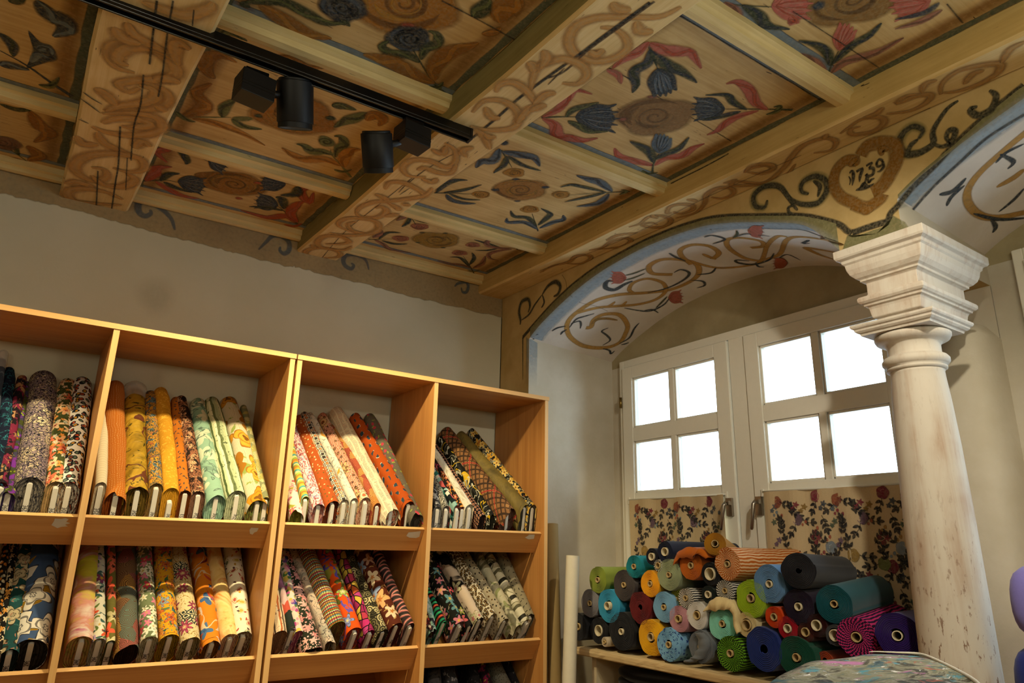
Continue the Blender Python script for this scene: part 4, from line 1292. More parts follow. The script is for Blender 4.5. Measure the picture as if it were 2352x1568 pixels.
# ---------------------------------------------------------------- printed fabric (patterns drawn in cloth coordinates, metres)
def fabric(name, base, layers=(), rough=.85, wrinkle=.35):
    g = G(name, rough, .15)
    uv = g.uvc
    n0 = g.n('TexNoise', {'Vector': uv, 'Scale': 14.0, 'Detail': 2.0})
    p = g.vm('ADD', uv, g.vm('SCALE', g.vm('SUBTRACT', n0.outputs['Color'], (.5, .5, .5)), sc=.02))
    col = lin(base) if isinstance(base, str) else None
    off = (sum(map(ord, name)) % 97)/7.0
    p = g.vm('SCALE', g.vm('ADD', p, (off, off*.37, 0)), sc=1.3 if wrinkle else 1.0)
    def choose(rnd, cols):
        if isinstance(cols, str): return lin(cols)
        k = len(cols); return g.ramp(rnd, [(i/k, c) for i, c in enumerate(cols)], 'CONSTANT')
    def vor(sc, feat='F1', jit=1.0, q=None):
        n = g.n('TexVoronoi', {'Vector': q or p, 'Scale': sc, 'Randomness': jit}, voronoi_dimensions='2D', feature=feat); return n
    for i, L in enumerate(layers):
        k = L[0]
        if k == 'dot':            # scale, radius, colour(s), jitter
            v = vor(L[1], jit=L[4] if len(L) > 4 else 1.0); mask = g.m('LESS_THAN', v.outputs['Distance'], L[2]); c = choose(g.xyz(v.outputs['Color'])[0], L[3])
        elif k in ('flw', 'lf', 'rng'):
            v = vor(L[1], jit=.85); d = g.vm('SCALE', g.vm('SUBTRACT', p, v.outputs['Position']), sc=L[1]); r = g.vm('LENGTH', d)
            X = g.xyz(d); cr = g.xyz(v.outputs['Color']); c = choose(cr[0], L[3])
            if k == 'flw':        # scale, radius, colours, petals, centre colour, line colour
                a = g.m('ARCTAN2', X[1], X[0]); w = g.m('COSINE', g.m('MULTIPLY_ADD', a, float(L[4]), g.m('MULTIPLY', cr[1], 6.28)))
                rr = g.m('MULTIPLY', g.m('MULTIPLY_ADD', w, .3, .75), g.m('MULTIPLY_ADD', cr[2], .5*L[2], .75*L[2]))
                mask = g.m('LESS_THAN', r, rr)
                t = g.m('DIVIDE', r, rr)
                if len(L) > 6 and L[6]:
                    ln = g.m('LESS_THAN', g.m('ABSOLUTE', g.m('SUBTRACT', g.m('FRACT', g.m('MULTIPLY_ADD', t, 2.4, g.m('MULTIPLY', w, .35))), .5)), .13)
                    c = g.mix(g.m('MULTIPLY', ln, .8), c, lin(L[6]))
                    c = g.mix(g.m('GREATER_THAN', t, .9), c, lin(L[6]))
                if len(L) > 5 and L[5]: c = g.mix(g.m('LESS_THAN', t, .28), c, lin(L[5]))
            elif k == 'lf':       # scale, half width, colours, half length
                a = g.m('MULTIPLY', cr[1], 6.28); ca, sa = g.m('COSINE', a), g.m('SINE', a)
                x = g.m('ADD', g.m('MULTIPLY', X[0], ca), g.m('MULTIPLY', X[1], sa)); y = g.m('SUBTRACT', g.m('MULTIPLY', X[1], ca), g.m('MULTIPLY', X[0], sa))
                y2 = g.m('ADD', y, g.m('MULTIPLY', g.m('MULTIPLY', x, x), 1.2))
                e = g.m('ADD', g.m('POWER', g.m('DIVIDE', x, L[4]), 2.0), g.m('POWER', g.m('ABSOLUTE', g.m('DIVIDE', y2, L[2])), 2.0))
                mask = g.m('LESS_THAN', e, 1.0)
                if len(L) > 5: c = g.mix(g.m('LESS_THAN', g.m('ABSOLUTE', g.m('SUBTRACT', e, .55)), .22), c, lin(L[5]))
            else:                 # rings: scale, frequency, colours, line colour
                mask = None
                ln = g.m('LESS_THAN', g.m('FRACT', g.m('MULTIPLY', r, L[2])), .42); c = g.mix(ln, c, lin(L[4])); mask = 1.0
        elif k == 'blot':         # scale, threshold, colour, stretch
            q = g.map(p, sc=L[4]) if len(L) > 4 else p
            mask = g.step(g.noise(q, L[1], 3, .6, .6), L[2]-.02, L[2]+.02); c = choose(None, L[3])
        elif k == 'wash':
            q = g.map(p, sc=L[4]) if len(L) > 4 else p
            f = g.noise(q, L[1], 4, .6, .8); kk = len(L[3]); c = g.ramp(f, [(.25+.5*j/(kk-1), x) for j, x in enumerate(L[3])]); mask = float(L[2])
        elif k == 'vein':         # scale, half width, colour, distortion
            f = g.noise(p, L[1], 2, .5, L[4] if len(L) > 4 else 1.0)
            mask = g.m('LESS_THAN', g.m('ABSOLUTE', g.m('SUBTRACT', f, .5)), L[2]); c = choose(None, L[3])
        elif k == 'str':          # axis, scale, fraction, colour(s)
            f = g.m('FRACT', g.m('MULTIPLY', g.xyz(p if len(L) < 6 else uv)[L[1]], L[2])); mask = g.m('LESS_THAN', f, L[3]); c = choose(None, L[4])
        elif k == 'mstr':
            f = g.m('FRACT', g.m('MULTIPLY', g.xyz(p)[L[1]], L[2])); kk = len(L[3]); c = g.ramp(f, [(j/kk, x) for j, x in enumerate(L[3])], 'CONSTANT'); mask = 1.0
        elif k == 'zz':           # scale, amplitude, freq, colours
            X = g.xyz(p); tri = g.m('ABSOLUTE', g.m('SUBTRACT', g.m('FRACT', g.m('MULTIPLY', X[1], L[3])), .5))
            f = g.m('FRACT', g.m('MULTIPLY', g.m('MULTIPLY_ADD', tri, L[2], X[0]), L[1])); kk = len(L[4]); c = g.ramp(f, [(j/kk, x) for j, x in enumerate(L[4])], 'CONSTANT'); mask = 1.0
        elif k == 'cell':
            v = vor(L[1]); c = choose(g.xyz(v.outputs['Color'])[0], L[2]); mask = 1.0
        elif k == 'edge':
            v = vor(L[1], 'DISTANCE_TO_EDGE', L[4] if len(L) > 4 else 1.0); mask = g.m('LESS_THAN', v.outputs['Distance'], L[2]); c = choose(None, L[3])
        elif k == 'edgem':        # open net: outside of cells is drawn
            v = vor(L[1], 'DISTANCE_TO_EDGE'); mask = g.m('LESS_THAN', g.m('ABSOLUTE', g.m('SUBTRACT', v.outputs['Distance'], L[2])), L[4]); c = choose(None, L[3])
        elif k == 'grid':         # scale, half width, colour, rotation
            X = g.xyz(g.map(uv, rot=(0, 0, L[4])))
            f = [g.m('LESS_THAN', g.m('ABSOLUTE', g.m('SUBTRACT', g.m('FRACT', g.m('MULTIPLY', X[a], L[1])), .5)), L[2]) for a in (0, 1)]
            mask = g.m('MULTIPLY', g.m('ADD', f[0], f[1], clamp=True), .85); c = choose(None, L[3])
        elif k == 'tri':          # scale, colours on a triangular check
            X = g.xyz(p); a, b = [g.m('FRACT', g.m('MULTIPLY', X[q], L[1])) for q in (0, 1)]
            ia, ib = [g.m('FLOOR', g.m('MULTIPLY', X[q], L[1])) for q in (0, 1)]
            w = g.m('FRACT', g.m('MULTIPLY', g.m('SINE', g.m('ADD', g.m('ADD', g.m('MULTIPLY', ia, 12.9), g.m('MULTIPLY', ib, 78.2)), g.m('MULTIPLY', g.m('GREATER_THAN', g.m('ADD', a, b), 1.0), 37.7))), 437.5))
            c = choose(w, L[2]); mask = 1.0
        if col is None: col = c
        elif isinstance(mask, float) and mask >= 1: col = c
        else: col = g.mix(mask, col, c)
    if wrinkle:
        g.bump(g.noise(g.map(uv, sc=(9, 26, 1)), 1.0, 3, .6, .4), wrinkle, .012)
    return g.done(col)
def layered(name, cols, stretch=38):
    # stacked cut layers seen end-on: thin threads of the print's colours
    g = G(name, .95, .05); uv = g.uvc
    f = g.noise(g.map(uv, sc=(330, stretch, 1)), 1, 2, .6); k = len(cols)
    c = g.ramp(f, [(.28+.44*i/max(k-1, 1), x) for i, x in enumerate(cols)])
    f2 = g.m('FRACT', g.m('MULTIPLY', g.xyz(uv)[0], 240.0)); c = g.mix(g.m('MULTIPLY', g.m('LESS_THAN', f2, .3), .6), c, tuple(x*.35 for x in lin(cols[0])[:3])+(1,))
    return g.done(c)
# ---------------------------------------------------------------- bolts: cloth wound flat around a card board
M_BOARD = plain('white core board', '#cbc5b6', .8, .2, nz=.05)
def stadium(t, h, n=9):
    # outline clockwise seen from the front, starting at the top middle; returns (x, down) and arc length
    r = t/2; h = max(h, t*1.02); P = []
    for i in range(n): a = PI/2*i/(n-1); P.append((r*math.sin(a), r-r*math.cos(a)))
    for i in range(1, 5): P.append((r, r+(h-2*r)*i/5))
    for i in range(2*n-1): a = PI/2+PI*i/(2*n-2); P.append((r*math.sin(a), h-r-r*math.cos(a)))
    for i in range(1, 5): P.append((-r, h-r-(h-2*r)*i/5))
    for i in range(n-1): a = -PI/2+PI/2*i/(n-1); P.append((r*math.sin(a), r-r*math.cos(a)))
    L = [0]
    for a, b in zip(P, P[1:]): L.append(L[-1]+math.dist(a, b))
    return P, L
TXT = {}
def text_mesh(text, size=.021):
    if text not in TXT:
        cu = bpy.data.curves.new('price_writing', 'FONT'); cu.body = text; cu.size = size; cu.align_y = 'CENTER'; cu.extrude = .0002
        to = bpy.data.objects.new('price_writing_shape', cu); COL.objects.link(to)
        me = bpy.data.meshes.new_from_object(to.evaluated_get(bpy.context.evaluated_depsgraph_get()))
        bpy.data.objects.remove(to); me.name = 'price_writing'; me.materials.clear(); me.materials.append(M_INK); TXT[text] = me
    return TXT[text]
BAYS = ((-.461, .202), (.224, .8865), (.9405, 1.6035), (1.6255, 2.2885))
BN = 0
def bolt(front, back, wpx, mat, endmat, label, row=1, tip=True, hh=None, ov=.004, core=.0, Lx=.57, text=None, coreoff=0, Y0=3.05, wrap=None, taper=1.0, lift=0):
    global BN; BN += 1
    rnd = random.Random(BN*13+5)
    P0 = on_y(*front, Y0)
    t = wpx*depth(P0)/F_PX*.95
    bay = min(BAYS, key=lambda q: abs(P0.x-(q[0]+q[1])/2)); lim = lambda x: min(max(x, bay[0]+t*.56+.003), bay[1]-t*.56-.003)
    P0.x = lim(P0.x)
    if tip: B = on_y(*back, 3.425); B.x = lim(B.x); ax = (B-P0); L = ax.length; ax.normalize()
    else:
        c, s = math.cos(SE), math.sin(SE); r = ray(*back)
        lam = (P0.y*s-P0.z*c)/(r.y*s-r.z*c); tt = (lam*r.y-P0.y)/c
        ax = (r*lam-P0).normalized(); L = Lx
        E_ = P0+ax*L; E_.x = lim(E_.x); ax = (E_-P0).normalized()
    lip = LIP[row-1][0]
    Dn = (V((0, .14, -.99)) if row == 1 else V((0, .60, -.80))).normalized()
    h = hh or max((lip-.010-P0.z)/Dn.z, t*1.1)
    Wd = V((1, 0, 0)); Wd = (Wd-ax*ax.dot(Wd)).normalized()
    T = thing('fabric_bolt', P0+Dn*h, label, 'fabric bolt', 'fabric bolts standing in the shelving')
    S, A = stadium(t, h); N = len(S)
    sd = BN*3.7
    def at(i, s, k=1.0, inset=0):
        x, d = S[i]
        f = s/L
        w = 1+.07*noise.noise(V((f*3.5, x*14, sd)))+.05*noise.noise(V((f*9, d*20, sd+3)))
        w *= 1-(1-taper)*f
        q = (x*w*k, h/2+(d-h/2)*k*(1+.03*noise.noise(V((f*4, x*9, sd+9)))))
        bend = .007*math.sin(f*3.1+sd)+.006*noise.noise(V((f*6, sd, 1)))
        return P0+ax*s+Wd*(q[0]+bend*f)+Dn*q[1]
    m = MB(); m.smooth = True; rings = []; ss = []
    M = 22
    for j in range(M+1):
        s = -ov+(L+ov)*j/M; k = 1.0
        if j == M: k = .80
        elif j == M-1: s = L*.985; k = .95
        ss.append(s); r = []
        for i in range(N):
            so = s
            if j == 0: so = -ov*max(0, 1-1.7*S[i][1]/h);  so = so*1.0
            if j == 0: so = so if S[i][1] > h*.5 else s-ov*.5*noise.noise(V((A[i]*22, sd, 0)))-(ov*.25*math.sin(A[i]*9+sd) if ov > .008 else 0)
            r.append(at(i, so, k))
        rings.append(r)
    ids = m.loft(rings, True, False, False, lambda i, j: ((A[j] if A[j] < A[-1]/2 else A[j]-A[-1]-.004) if j < N else 0, ss[i]))
    c = m.vert(P0+ax*(L+.002)+Dn*h/2)
    for i in range(N): m.face((ids[-1][i], ids[-1][(i+1) % N], c), [(A[i], L), (A[i]+.01, L), (A[i], L+.02)])
    o = m.build('cloth', mat, T)
    # cut layers at the front end
    m = MB(); m.smooth = True; rings = []; K = 7; rr = []
    ks = [1.0]
    for q in range(K): ks += [1-(q+.5)*.8/K, 1-(q+1)*.8/K]
    bw = .017
    for q, k in enumerate(ks):
        dep = .002+(.004 if q % 2 else .0008)+.002*noise.noise(V((q*3.1, sd, 2)))
        r = []
        for i in range(N):
            x, d = S[i]; ins = (1-k)*(t/2)
            xx = x*k; dd = ins*.85+(d/h)*(h-ins*.85) if d < h*.5 else d
            r.append(P0+ax*(dep+.002*noise.noise(V((A[i]*40, q*5.0, sd))))+Wd*(xx)+Dn*dd)
        rings.append(r); rr.append(k)
    m.loft(rings, True, False, True, lambda i, j: (rr[i]*.05+i*.004, A[j % N]))
    m.build('cloth_layers', endmat, T)
    if core >= 0:
        m = MB(); cw = bw/2; top = min(.012+.14*t, h*.18)+core; co = coreoff*t
        q = [(-cw, top+.004), (-cw+.004, top), (cw-.004, top), (cw, top+.004), (cw, h*.99), (-cw, h*.99)]
        f0 = -rnd.choice((.002, .003, .004, .010, .014))
        m.loft([[P0+ax*s+Wd*(x+co)+Dn*d for x, d in q] for s in (f0, .05)], True, True, True)
        bo = m.build('core_board', M_BOARD, T)
        if text:
            to = bpy.data.objects.new('price_writing', text_mesh(text)); COL.objects.link(to); to.parent = bo
            nrm = -ax; yv = -Dn if False else None
            xdir = (-Dn); xdir = (xdir-nrm*xdir.dot(nrm)).normalized(); ydir = nrm.cross(xdir)
            pos = P0+ax*(f0-.0012)+Wd*co+Dn*(h*.97-.022/abs(Dn.z))
            Mx = Matrix(((xdir.x, ydir.x, nrm.x, 0), (xdir.y, ydir.y, nrm.y, 0), (xdir.z, ydir.z, nrm.z, 0), (0, 0, 0, 1)))
            to.matrix_basis = Matrix.Translation(up(pos)-ORG[T]) @ Mx
            to['label'] = 'handwritten price'
    if wrap:
        m = MB(); m.smooth = True; R = []
        for s, k in ((L*.90, 1.08), (L*.97, 1.16), (L*1.04, 1.12), (L*1.075, .8), (L*1.085, .3)):
            R.append([at(i, s, k*(1+.05*noise.noise(V((A[i]*30, s*20, sd))))) for i in range(N)])
        m.loft(R, True, False, True); tag(m.build('plastic_wrap', M_PLASTIC, T), 'clear plastic wrap over the far end')
    return T
g = G('clear plastic film', .25, .5); g.b.inputs['Alpha'].default_value = .38; M_PLASTIC = g.done(lin('#d8d6d0'))
# ---------------------------------------------------------------- rolls: cloth wound round a card tube
M_CORE = plain('card tube core', '#b59c6e', .85, .2); M_CORE2 = plain('pale card tube core', '#cfc3a4', .85, .2)
ROLLX = 2.452; RN = 0
def roll(c, ry, core, mat, label, far=None, turns=10, L=.50, dx=0, squash=1.0, corepx=None, rad=True, core_mat=None, proud=.004, endmat=None, wob=1.0, step=.05):
    global RN; RN += 1; sd = RN*5.3
    X = ROLLX+dx
    C = on_x(*c, X); r = ry*depth(C)/F_PX
    if far: E = on_x(*far, X+.40); ax = (E-C).normalized()
    else: ax = V((1, 0, 0))
    u = V((0, -1, 0)); u = (u-ax*u.dot(ax)).normalized(); w = V((0, 0, 1)); w = (w-ax*w.dot(ax)-u*w.dot(u)).normalized()
    rc = (corepx if corepx else (7 if core else 3))*depth(C)/F_PX
    T = thing('fabric_roll', C-w*r, label, 'fabric roll', 'fabric rolls stacked on the window board')
    n = 40
    def rho(k, j):   # radius after k turns + j/n
        f = min((k+j/n)/(turns+.5), 1)
        base = rc*1.08+(r-rc*1.08)*f
        if k >= turns: base = r*(.95+.05*j/n); f = 1
        a = 2*PI*j/n
        wv = .05*noise.noise(V((math.cos(a)*1.2, math.sin(a)*1.2, sd)))+.05*noise.noise(V((math.cos(a)*2.5, math.sin(a)*2.5, sd+f*2.5)))
        return base*(1+wv*wob*min(1, f+.2))
    ph = (sd*1.7) % (2*PI)
    def pt(rad, j, s): a = 2*PI*j/n+ph; return C+ax*s+u*rad*math.cos(a)+w*rad*math.sin(a)*squash
    m = MB(); m.smooth = True
    circ = 2*PI*r
    prev = None
    for k in range(turns):
        for j in range(n+1):
            f = k+j/n
            r0, r1 = rho(k, j), rho(k+1, j)
            mid = .5*(r0+r1); dd = .0042+.003*noise.noise(V((f*1.7, sd, 0)))
            row = [m.vert(pt(r0, j, dd)), m.vert(pt(r0*.72+r1*.28, j, .0015)), m.vert(pt(r0*.25+r1*.75, j, .0005)), m.vert(pt(r1*.985, j, .003)), m.vert(pt(r1, j, dd))]
            if prev:
                for q in range(4):
                    uv = [((f-1/n)*circ, (k+.25*q)*.006), ((f-1/n)*circ, (k+.25*(q+1))*.006), (f*circ, (k+.25*(q+1))*.006), (f*circ, (k+.25*q)*.006)]
                    m.face((prev[q], prev[q+1], row[q+1], row[q]), [(a+k*.0047, b) for a, b in uv])
            prev = row
        prev = None
    endf = len(m.f)
    # outer surface: last turn, leaving a visible loose edge
    SS = [.0025, .012, .05, .14, .25, .36, L-.01, L]; rings = []
    for s in SS:
        row = []
        for j in range(n+1):
            k = turns-1+j/n
            rr = rho(turns, j)
            rr *= 1+.018*noise.noise(V((s*6, j*.5, sd+2)))
            if s == L: rr *= .97
            row.append(pt(rr, j, s))
        rings.append(row)
    m.loft(rings, True, False, True, lambda i, j: (j/n*circ, SS[i]+.1))
    m.build('cloth', mat, T)
    if core:
        m = MB(); m.smooth = True; th = .0028
        cn = 28
        rg = lambda rad, s: [C+ax*s+(u*math.cos(2*PI*j/cn)+w*math.sin(2*PI*j/cn)*squash)*rad for j in range(cn)]
        m.loft([rg(rc, .03), rg(rc, -proud), rg(rc-th, -proud), rg(rc-th, .16), rg(.001, .161)], True, False, True)
        o = m.build('card_tube', core_mat or M_CORE, T); md = o.modifiers.new('es', 'EDGE_SPLIT'); md.split_angle = .7
    return T
def flap(T, prof, x0, x1, mat, th=.003, name='loose_end', label=None, low=None):
    P = [on_x(*q, ROLLX) for q in catmull(prof, 4)]; xs = [x0-.014, x0-.010]+[x0+(x1-x0)*k/5 for k in range(6)]
    m = MB(); m.smooth = True; R = []; ns = 8
    LO = [on_x(*q, ROLLX) for q in catmull(low, 4)] if low else P
    for k in range(ns):
        f = k/(ns-1); row = []
        for i, p in enumerate(P):
            wv = .006*noise.noise(V((i*.35, f*3, x0*9)))
            row.append(V((xs[k]+.006*noise.noise(V((i*.4, f, 4)))*(1-f), (LO[i].y if k == 0 else p.y)+wv, (LO[i].z if k == 0 else p.z)+wv)))
        R.append(row)
    L = [0]
    for a, b in zip(P, P[1:]): L.append(L[-1]+(b-a).length)
    m.loft(R, False, False, False, lambda i, j: (L[j], i*.03))
    o = m.build(name, mat, T); s = o.modifiers.new('solid', 'SOLIDIFY'); s.thickness = th
    if label: o['label'] = label
    return o
# ---------------------------------------------------------------- the bolts, bay by bay
def zf(ox, oy, sc): return lambda x, y: (ox+x/sc, oy+y/sc)
def B(front, back, w, label, base, layers, ends, rough=.85, wr=.35, **kw):
    nm = 'cloth %02d' % (BN+1)
    return bolt(front, back, w, fabric(nm, base, layers, rough, wr), layered(nm+' cut layers', ends), label, **kw)
# --- upper row, bay at the left edge
z = zf(0, 780, 3.6455)
B(z(-95, 1240), z(5, 130), 26, 'slate grey bolt in clear plastic, topmost at the left frame edge', '#3a4350', [('blot', 30, .6, '#59636f')], ['#1c2028', '#3c4450'], wrap=1)
B(z(-20, 1200), z(98, 210), 30, 'navy bolt with sparse teal sprigs, left of the burgundy patchwork bolt', '#10182a', [('blot', 38, .60, '#1d4450'), ('vein', 20, .012, '#2f7480')], ['#0a0f1a', '#1c3040'])
B(z(20, 1185), z(178, 275), 26, 'narrow burgundy, peach and black patchwork bolt in the top left bay', '#181318', [('blot', 16, .52, '#6d1f38', (1, 1, 1)), ('blot', 22, .58, '#a07850'), ('blot', 27, .64, '#1c3a3c')], ['#1c1418', '#5a2030', '#4a3a2c'])
B(z(78, 1245), z(235, 330), 33, 'olive and purple camouflage bolt left of the paisley one', '#3a3f18', [('blot', 11, .52, '#38344c', (1, 2, 1)), ('blot', 13, .56, '#6a2a86', (1, 2.2, 1)), ('blot', 24, .63, '#8d9a1c'), ('blot', 30, .67, '#9a4a24')], ['#1d1d20', '#46306a', '#55601c'], text='29€', ov=.018)
B(z(265, 1140), z(385, 236), 66, 'fat cream and navy paisley bolt in the top left bay', '#161826', [('vein', 26, .06, '#b3a488', 2.5), ('vein', 44, .05, '#7d6c74', 1.5), ('flw', 13, .4, ['#c9bb9a', '#8a7a80', '#b7a78c'], 5, '#1c1e2c', '#1a1c28'), ('edge', 60, .06, '#14162a')], ['#14141c', '#7f7668', '#1c1e2a', '#a59a86'], text='29€')
B(z(480, 1180), z(575, 305), 44, 'olive bolt with peach flower bunches beside the leopard bolt', '#3d4422', [('blot', 26, .56, '#565c30'), ('flw', 15.5, .55, ['#d8a070', '#c9694a', '#e0bf94'], 6, '#8a3020', None), ('flw', 27, .32, ['#ddbb98', '#d9883c', '#b8bcae'], 5, '#c9a040', None)], ['#4a4426', '#b08a5c', '#6a6a38'], text='29€')
B(z(655, 1185), z(712, 292), 49, 'white bolt with multicoloured leopard spots against the upper left divider', '#d9d2c8', [('dot', 40, .46, ['#1a1a20', '#17181f', '#20262a']), ('dot', 40, .27, ['#b04a26', '#5a6a5a', '#c08a30', '#7a4030', '#16181d'])], ['#1c1c20', '#cfc6b8', '#1a1a1e', '#a5563a'], text='30€')
# --- upper row, second bay
z = zf(200, 840, 4.127)
B(z(140, 1095), z(195, 230), 25, 'cream bolt with a red edge half hidden behind the upper left divider', '#cbbd9c', [('str', 1, 60, .12, '#b5a684')], ['#6a3030', '#b8a888', '#40383a'], text='25€')
B(z(285, 1155), z(298, 120), 47, 'rust bolt with tiny cream pin dots, first full bolt of its bay', '#a9601c', [('dot', 92, .13, '#dcc08c', .12)], ['#4c220c', '#6d3410', '#7c4418'], ov=.03, text='29€')
B(z(490, 1125), z(452, 190), 54, 'olive gold satin bolt with brown twig print and plastic on top', '#8f6c1c', [('wash', 9, 1.0, ['#4c3f12', '#94741f', '#b8932e', '#6a5516']), ('blot', 30, .62, '#3f3a14'), ('vein', 4.5, .014, '#5f3420', .3)], ['#2c220c', '#5c481a', '#3a2e10'], .5, .8, ov=.012, text='25€', wrap=1)
B(z(665, 1105), z(612, 212), 31, 'yellow bolt embroidered with blue trees in the second upper bay', '#c08a24', [('blot', 15, .54, '#58727c', (1, 1.6, 1)), ('vein', 38, .05, '#33403c', 2), ('blot', 46, .62, '#a55a34')], ['#2a2018', '#8c6a34', '#3a444a'], text='24€')
B(z(805, 1150), z(715, 182), 38, 'plain mustard crinkled bolt in the second upper bay', '#cc9428', [('str', 1, 150, .35, '#b27c1c'), ('blot', 60, .58, '#dba83c')], ['#8a5c10', '#c08a26', '#70480c'], .9, .9, core=.03, text='29€')
B(z(938, 1170), z(832, 272), 26, 'rust bolt with dark leaf dashes next to the mustard one', '#b0661c', [('lf', 34, .13, '#3c3a38', .27)], ['#44200c', '#6a3510'], text='53')
B(z(1062, 1180), z(916, 262), 33, 'brown and black animal skin bolt left of the mint one', '#8c5c40', [('blot', 26, .54, '#c79c74'), ('blot', 17, .56, '#1c1612'), ('vein', 34, .05, '#2a1c14', 2)], ['#2a1c16', '#7c5844', '#18120e'], text='25€')
B(z(1232, 1200), z(1042, 285), 45, 'mint green bolt with pale magnolia blossoms', '#7fa088', [('blot', 7, .6, '#6a8674'), ('flw', 7, .45, ['#c0c0a0', '#b3bca0'], 5, None, None), ('vein', 9, .014, '#54685a', 1)], ['#5c7a64', '#88a890', '#4a6654'], .6, .7, ov=.014, text='24€')
B(z(1430, 1175), z(1195, 272), 46, 'pale green bolt with dark cactus stripes', '#a9b088', [('mstr', 0, 11, ['#a9b088', '#c2c4a0', '#4a5a34', '#b4b890', '#c9caa8', '#5a6440', '#98a27c']), ('blot', 70, .63, '#394426')], ['#3a4428', '#a8ac88', '#505c3a'], text='25€')
B(z(1620, 1235), z(1352, 270), 50, 'white bolt with big golden tulips right of the cactus striped bolt', '#bdb394', [('edge', 130, .05, '#7c7058', .2), ('blot', 8, .6, '#7c8a44'), ('flw', 7.5, .52, ['#b57d1c', '#c49030', '#8c5c14'], 3, '#6a4410', '#8a5c18')], ['#33341a', '#5c4424', '#6c7a3a', '#2c2416'], ov=.02)
B(z(1748, 1240), z(1485, 350), 18, 'narrow dark green and yellow wave print bolt at the end of its bay', '#4a5444', [('rng', 34, 6, ['#b7a850', '#c9bd80', '#8a8a58'], '#3c4a48')], ['#3c3c2c', '#a09858'], text='23')
# --- upper row of the second unit, left bay
z = zf(650, 900, 4.7514)
kw = dict(tip=False)
B(z(150, 1235), z(108, 935), 34, 'white and pink peony bolt against the unit side, above a yellow green hem', '#d3c4ac', [('flw', 13, .5, ['#c87878', '#b95a60', '#dba8a0'], 6, '#d0b040', '#a85058'), ('blot', 12, .6, '#8a8a2c')], ['#6d6a1c', '#8c883c'], ov=.03, core=-1, **kw)
B(z(250, 1130), z(148, 765), 17, 'narrow orange and green swirl bolt with a taped white core', '#c9772c', [('mstr', 1, 16, ['#c9772c', '#8fa244', '#d8c880', '#4c9088', '#c9a03c'])], ['#5a3c20', '#8fa244'], **kw)
B(z(392, 1185), z(180, 545), 30, 'white bolt with red and blue feather strokes', '#cdc0b8', [('blot', 34, .55, '#b35448', (3, 1, 1)), ('blot', 30, .6, '#7c80a8', (3, 1, 1)), ('vein', 24, .03, '#8c4a50')], ['#3c3450', '#a85c48', '#c9bcb0'], ov=.018, **kw)
B(z(545, 1160), z(182, 228), 38, 'brick red bolt with scattered gold specks', '#99491c', [('lf', 34, .12, ['#d8c08c', '#c9a860', '#5c5020'], .2)], ['#3a1810', '#5c2a14'], ov=.014, text='29€')
B(z(672, 1165), z(232, 190), 25, 'black and cream window check bolt', '#d5cbb2', [('cell', 2, ['#cbbfa2']), ('edge', 42, .46, '#221d18', .0), ('edge', 42, .0, '#d5cbb2', .0), ('dot', 42, .34, ['#b5683c', '#c9a27c', '#8d8478', '#3a342e', '#c77a48'], .0), ('edge', 42, .07, '#ddd4bc', .0)], ['#2a211c', '#c9b898', '#7c4a30'], text='29€')
B(z(778, 1150), z(305, 200), 21, 'white bolt veined with fine grey lines', '#c9c4b0', [('vein', 14, .02, '#8f8c80', 1.5), ('blot', 9, .64, '#bf8a34')], ['#2c2a26', '#b8b09a', '#c08038'], core=-.0)
B(z(900, 1145), z(422, 205), 30, 'rust and cream rosette lace bolt', '#c79a80', [('dot', 90, .33, '#a85a3c', .3), ('flw', 9, .55, ['#dcc8a0', '#c9a870'], 12, '#b06038', '#4a2c1c'), ('flw', 22, .25, '#3c241a', 8, '#d8b050', None)], ['#2e1a14', '#8c4c34', '#c9a888', '#3a2420'], text='oo')
B(z(1032, 1205), z(545, 262), 21, 'narrow orange scallop print bolt left of the arrow print one', '#b0603a', [('rng', 16, 9, ['#c98c3c', '#b35c3c', '#cf9c50', '#a04c34'], '#7c3a2c')], ['#6c2c1c', '#b0603a'], text='25€')
B(z(1185, 1240), z(575, 140), 46, 'large cream bolt with orange and teal arrow print', '#d3c9a8', [('zz', 13, .5, 15, ['#d3c9a8', '#c06a38', '#d8cdb0', '#d3c9a8', '#2c5450', '#d6ccac']), ('str', 0, 30, .25, '#d5cbaa'), ('blot', 22, .58, '#d5cbaa')], ['#3a3a24', '#c9bb98', '#a8482c', '#2c4a44'], ov=.022, text='29€')
B(z(1375, 1175), z(792, 205), 36, 'rust orange bolt with dark blue curved triangles', '#a84a14', [('edge', 18, .0, '#a84a14'), ('dot', 17, .34, '#cfc8b4', .55), ('dot', 17, .28, '#2f4048', .55), ('edge', 17, .30, '#a84a14', .55)], ['#2c120c', '#5c2410'], ov=.012, text='29€')
B(z(1530, 1265), z(952, 212), 36, 'grey wool bolt with pink cherries against the middle divider', '#605848', [('lf', 20, .10, '#8d9a3c', .22), ('dot', 17, .20, '#b03c48'), ('blot', 90, .6, '#6c6454')], ['#35322c', '#4c463c'], .95, .3, ov=.035, core=-1)
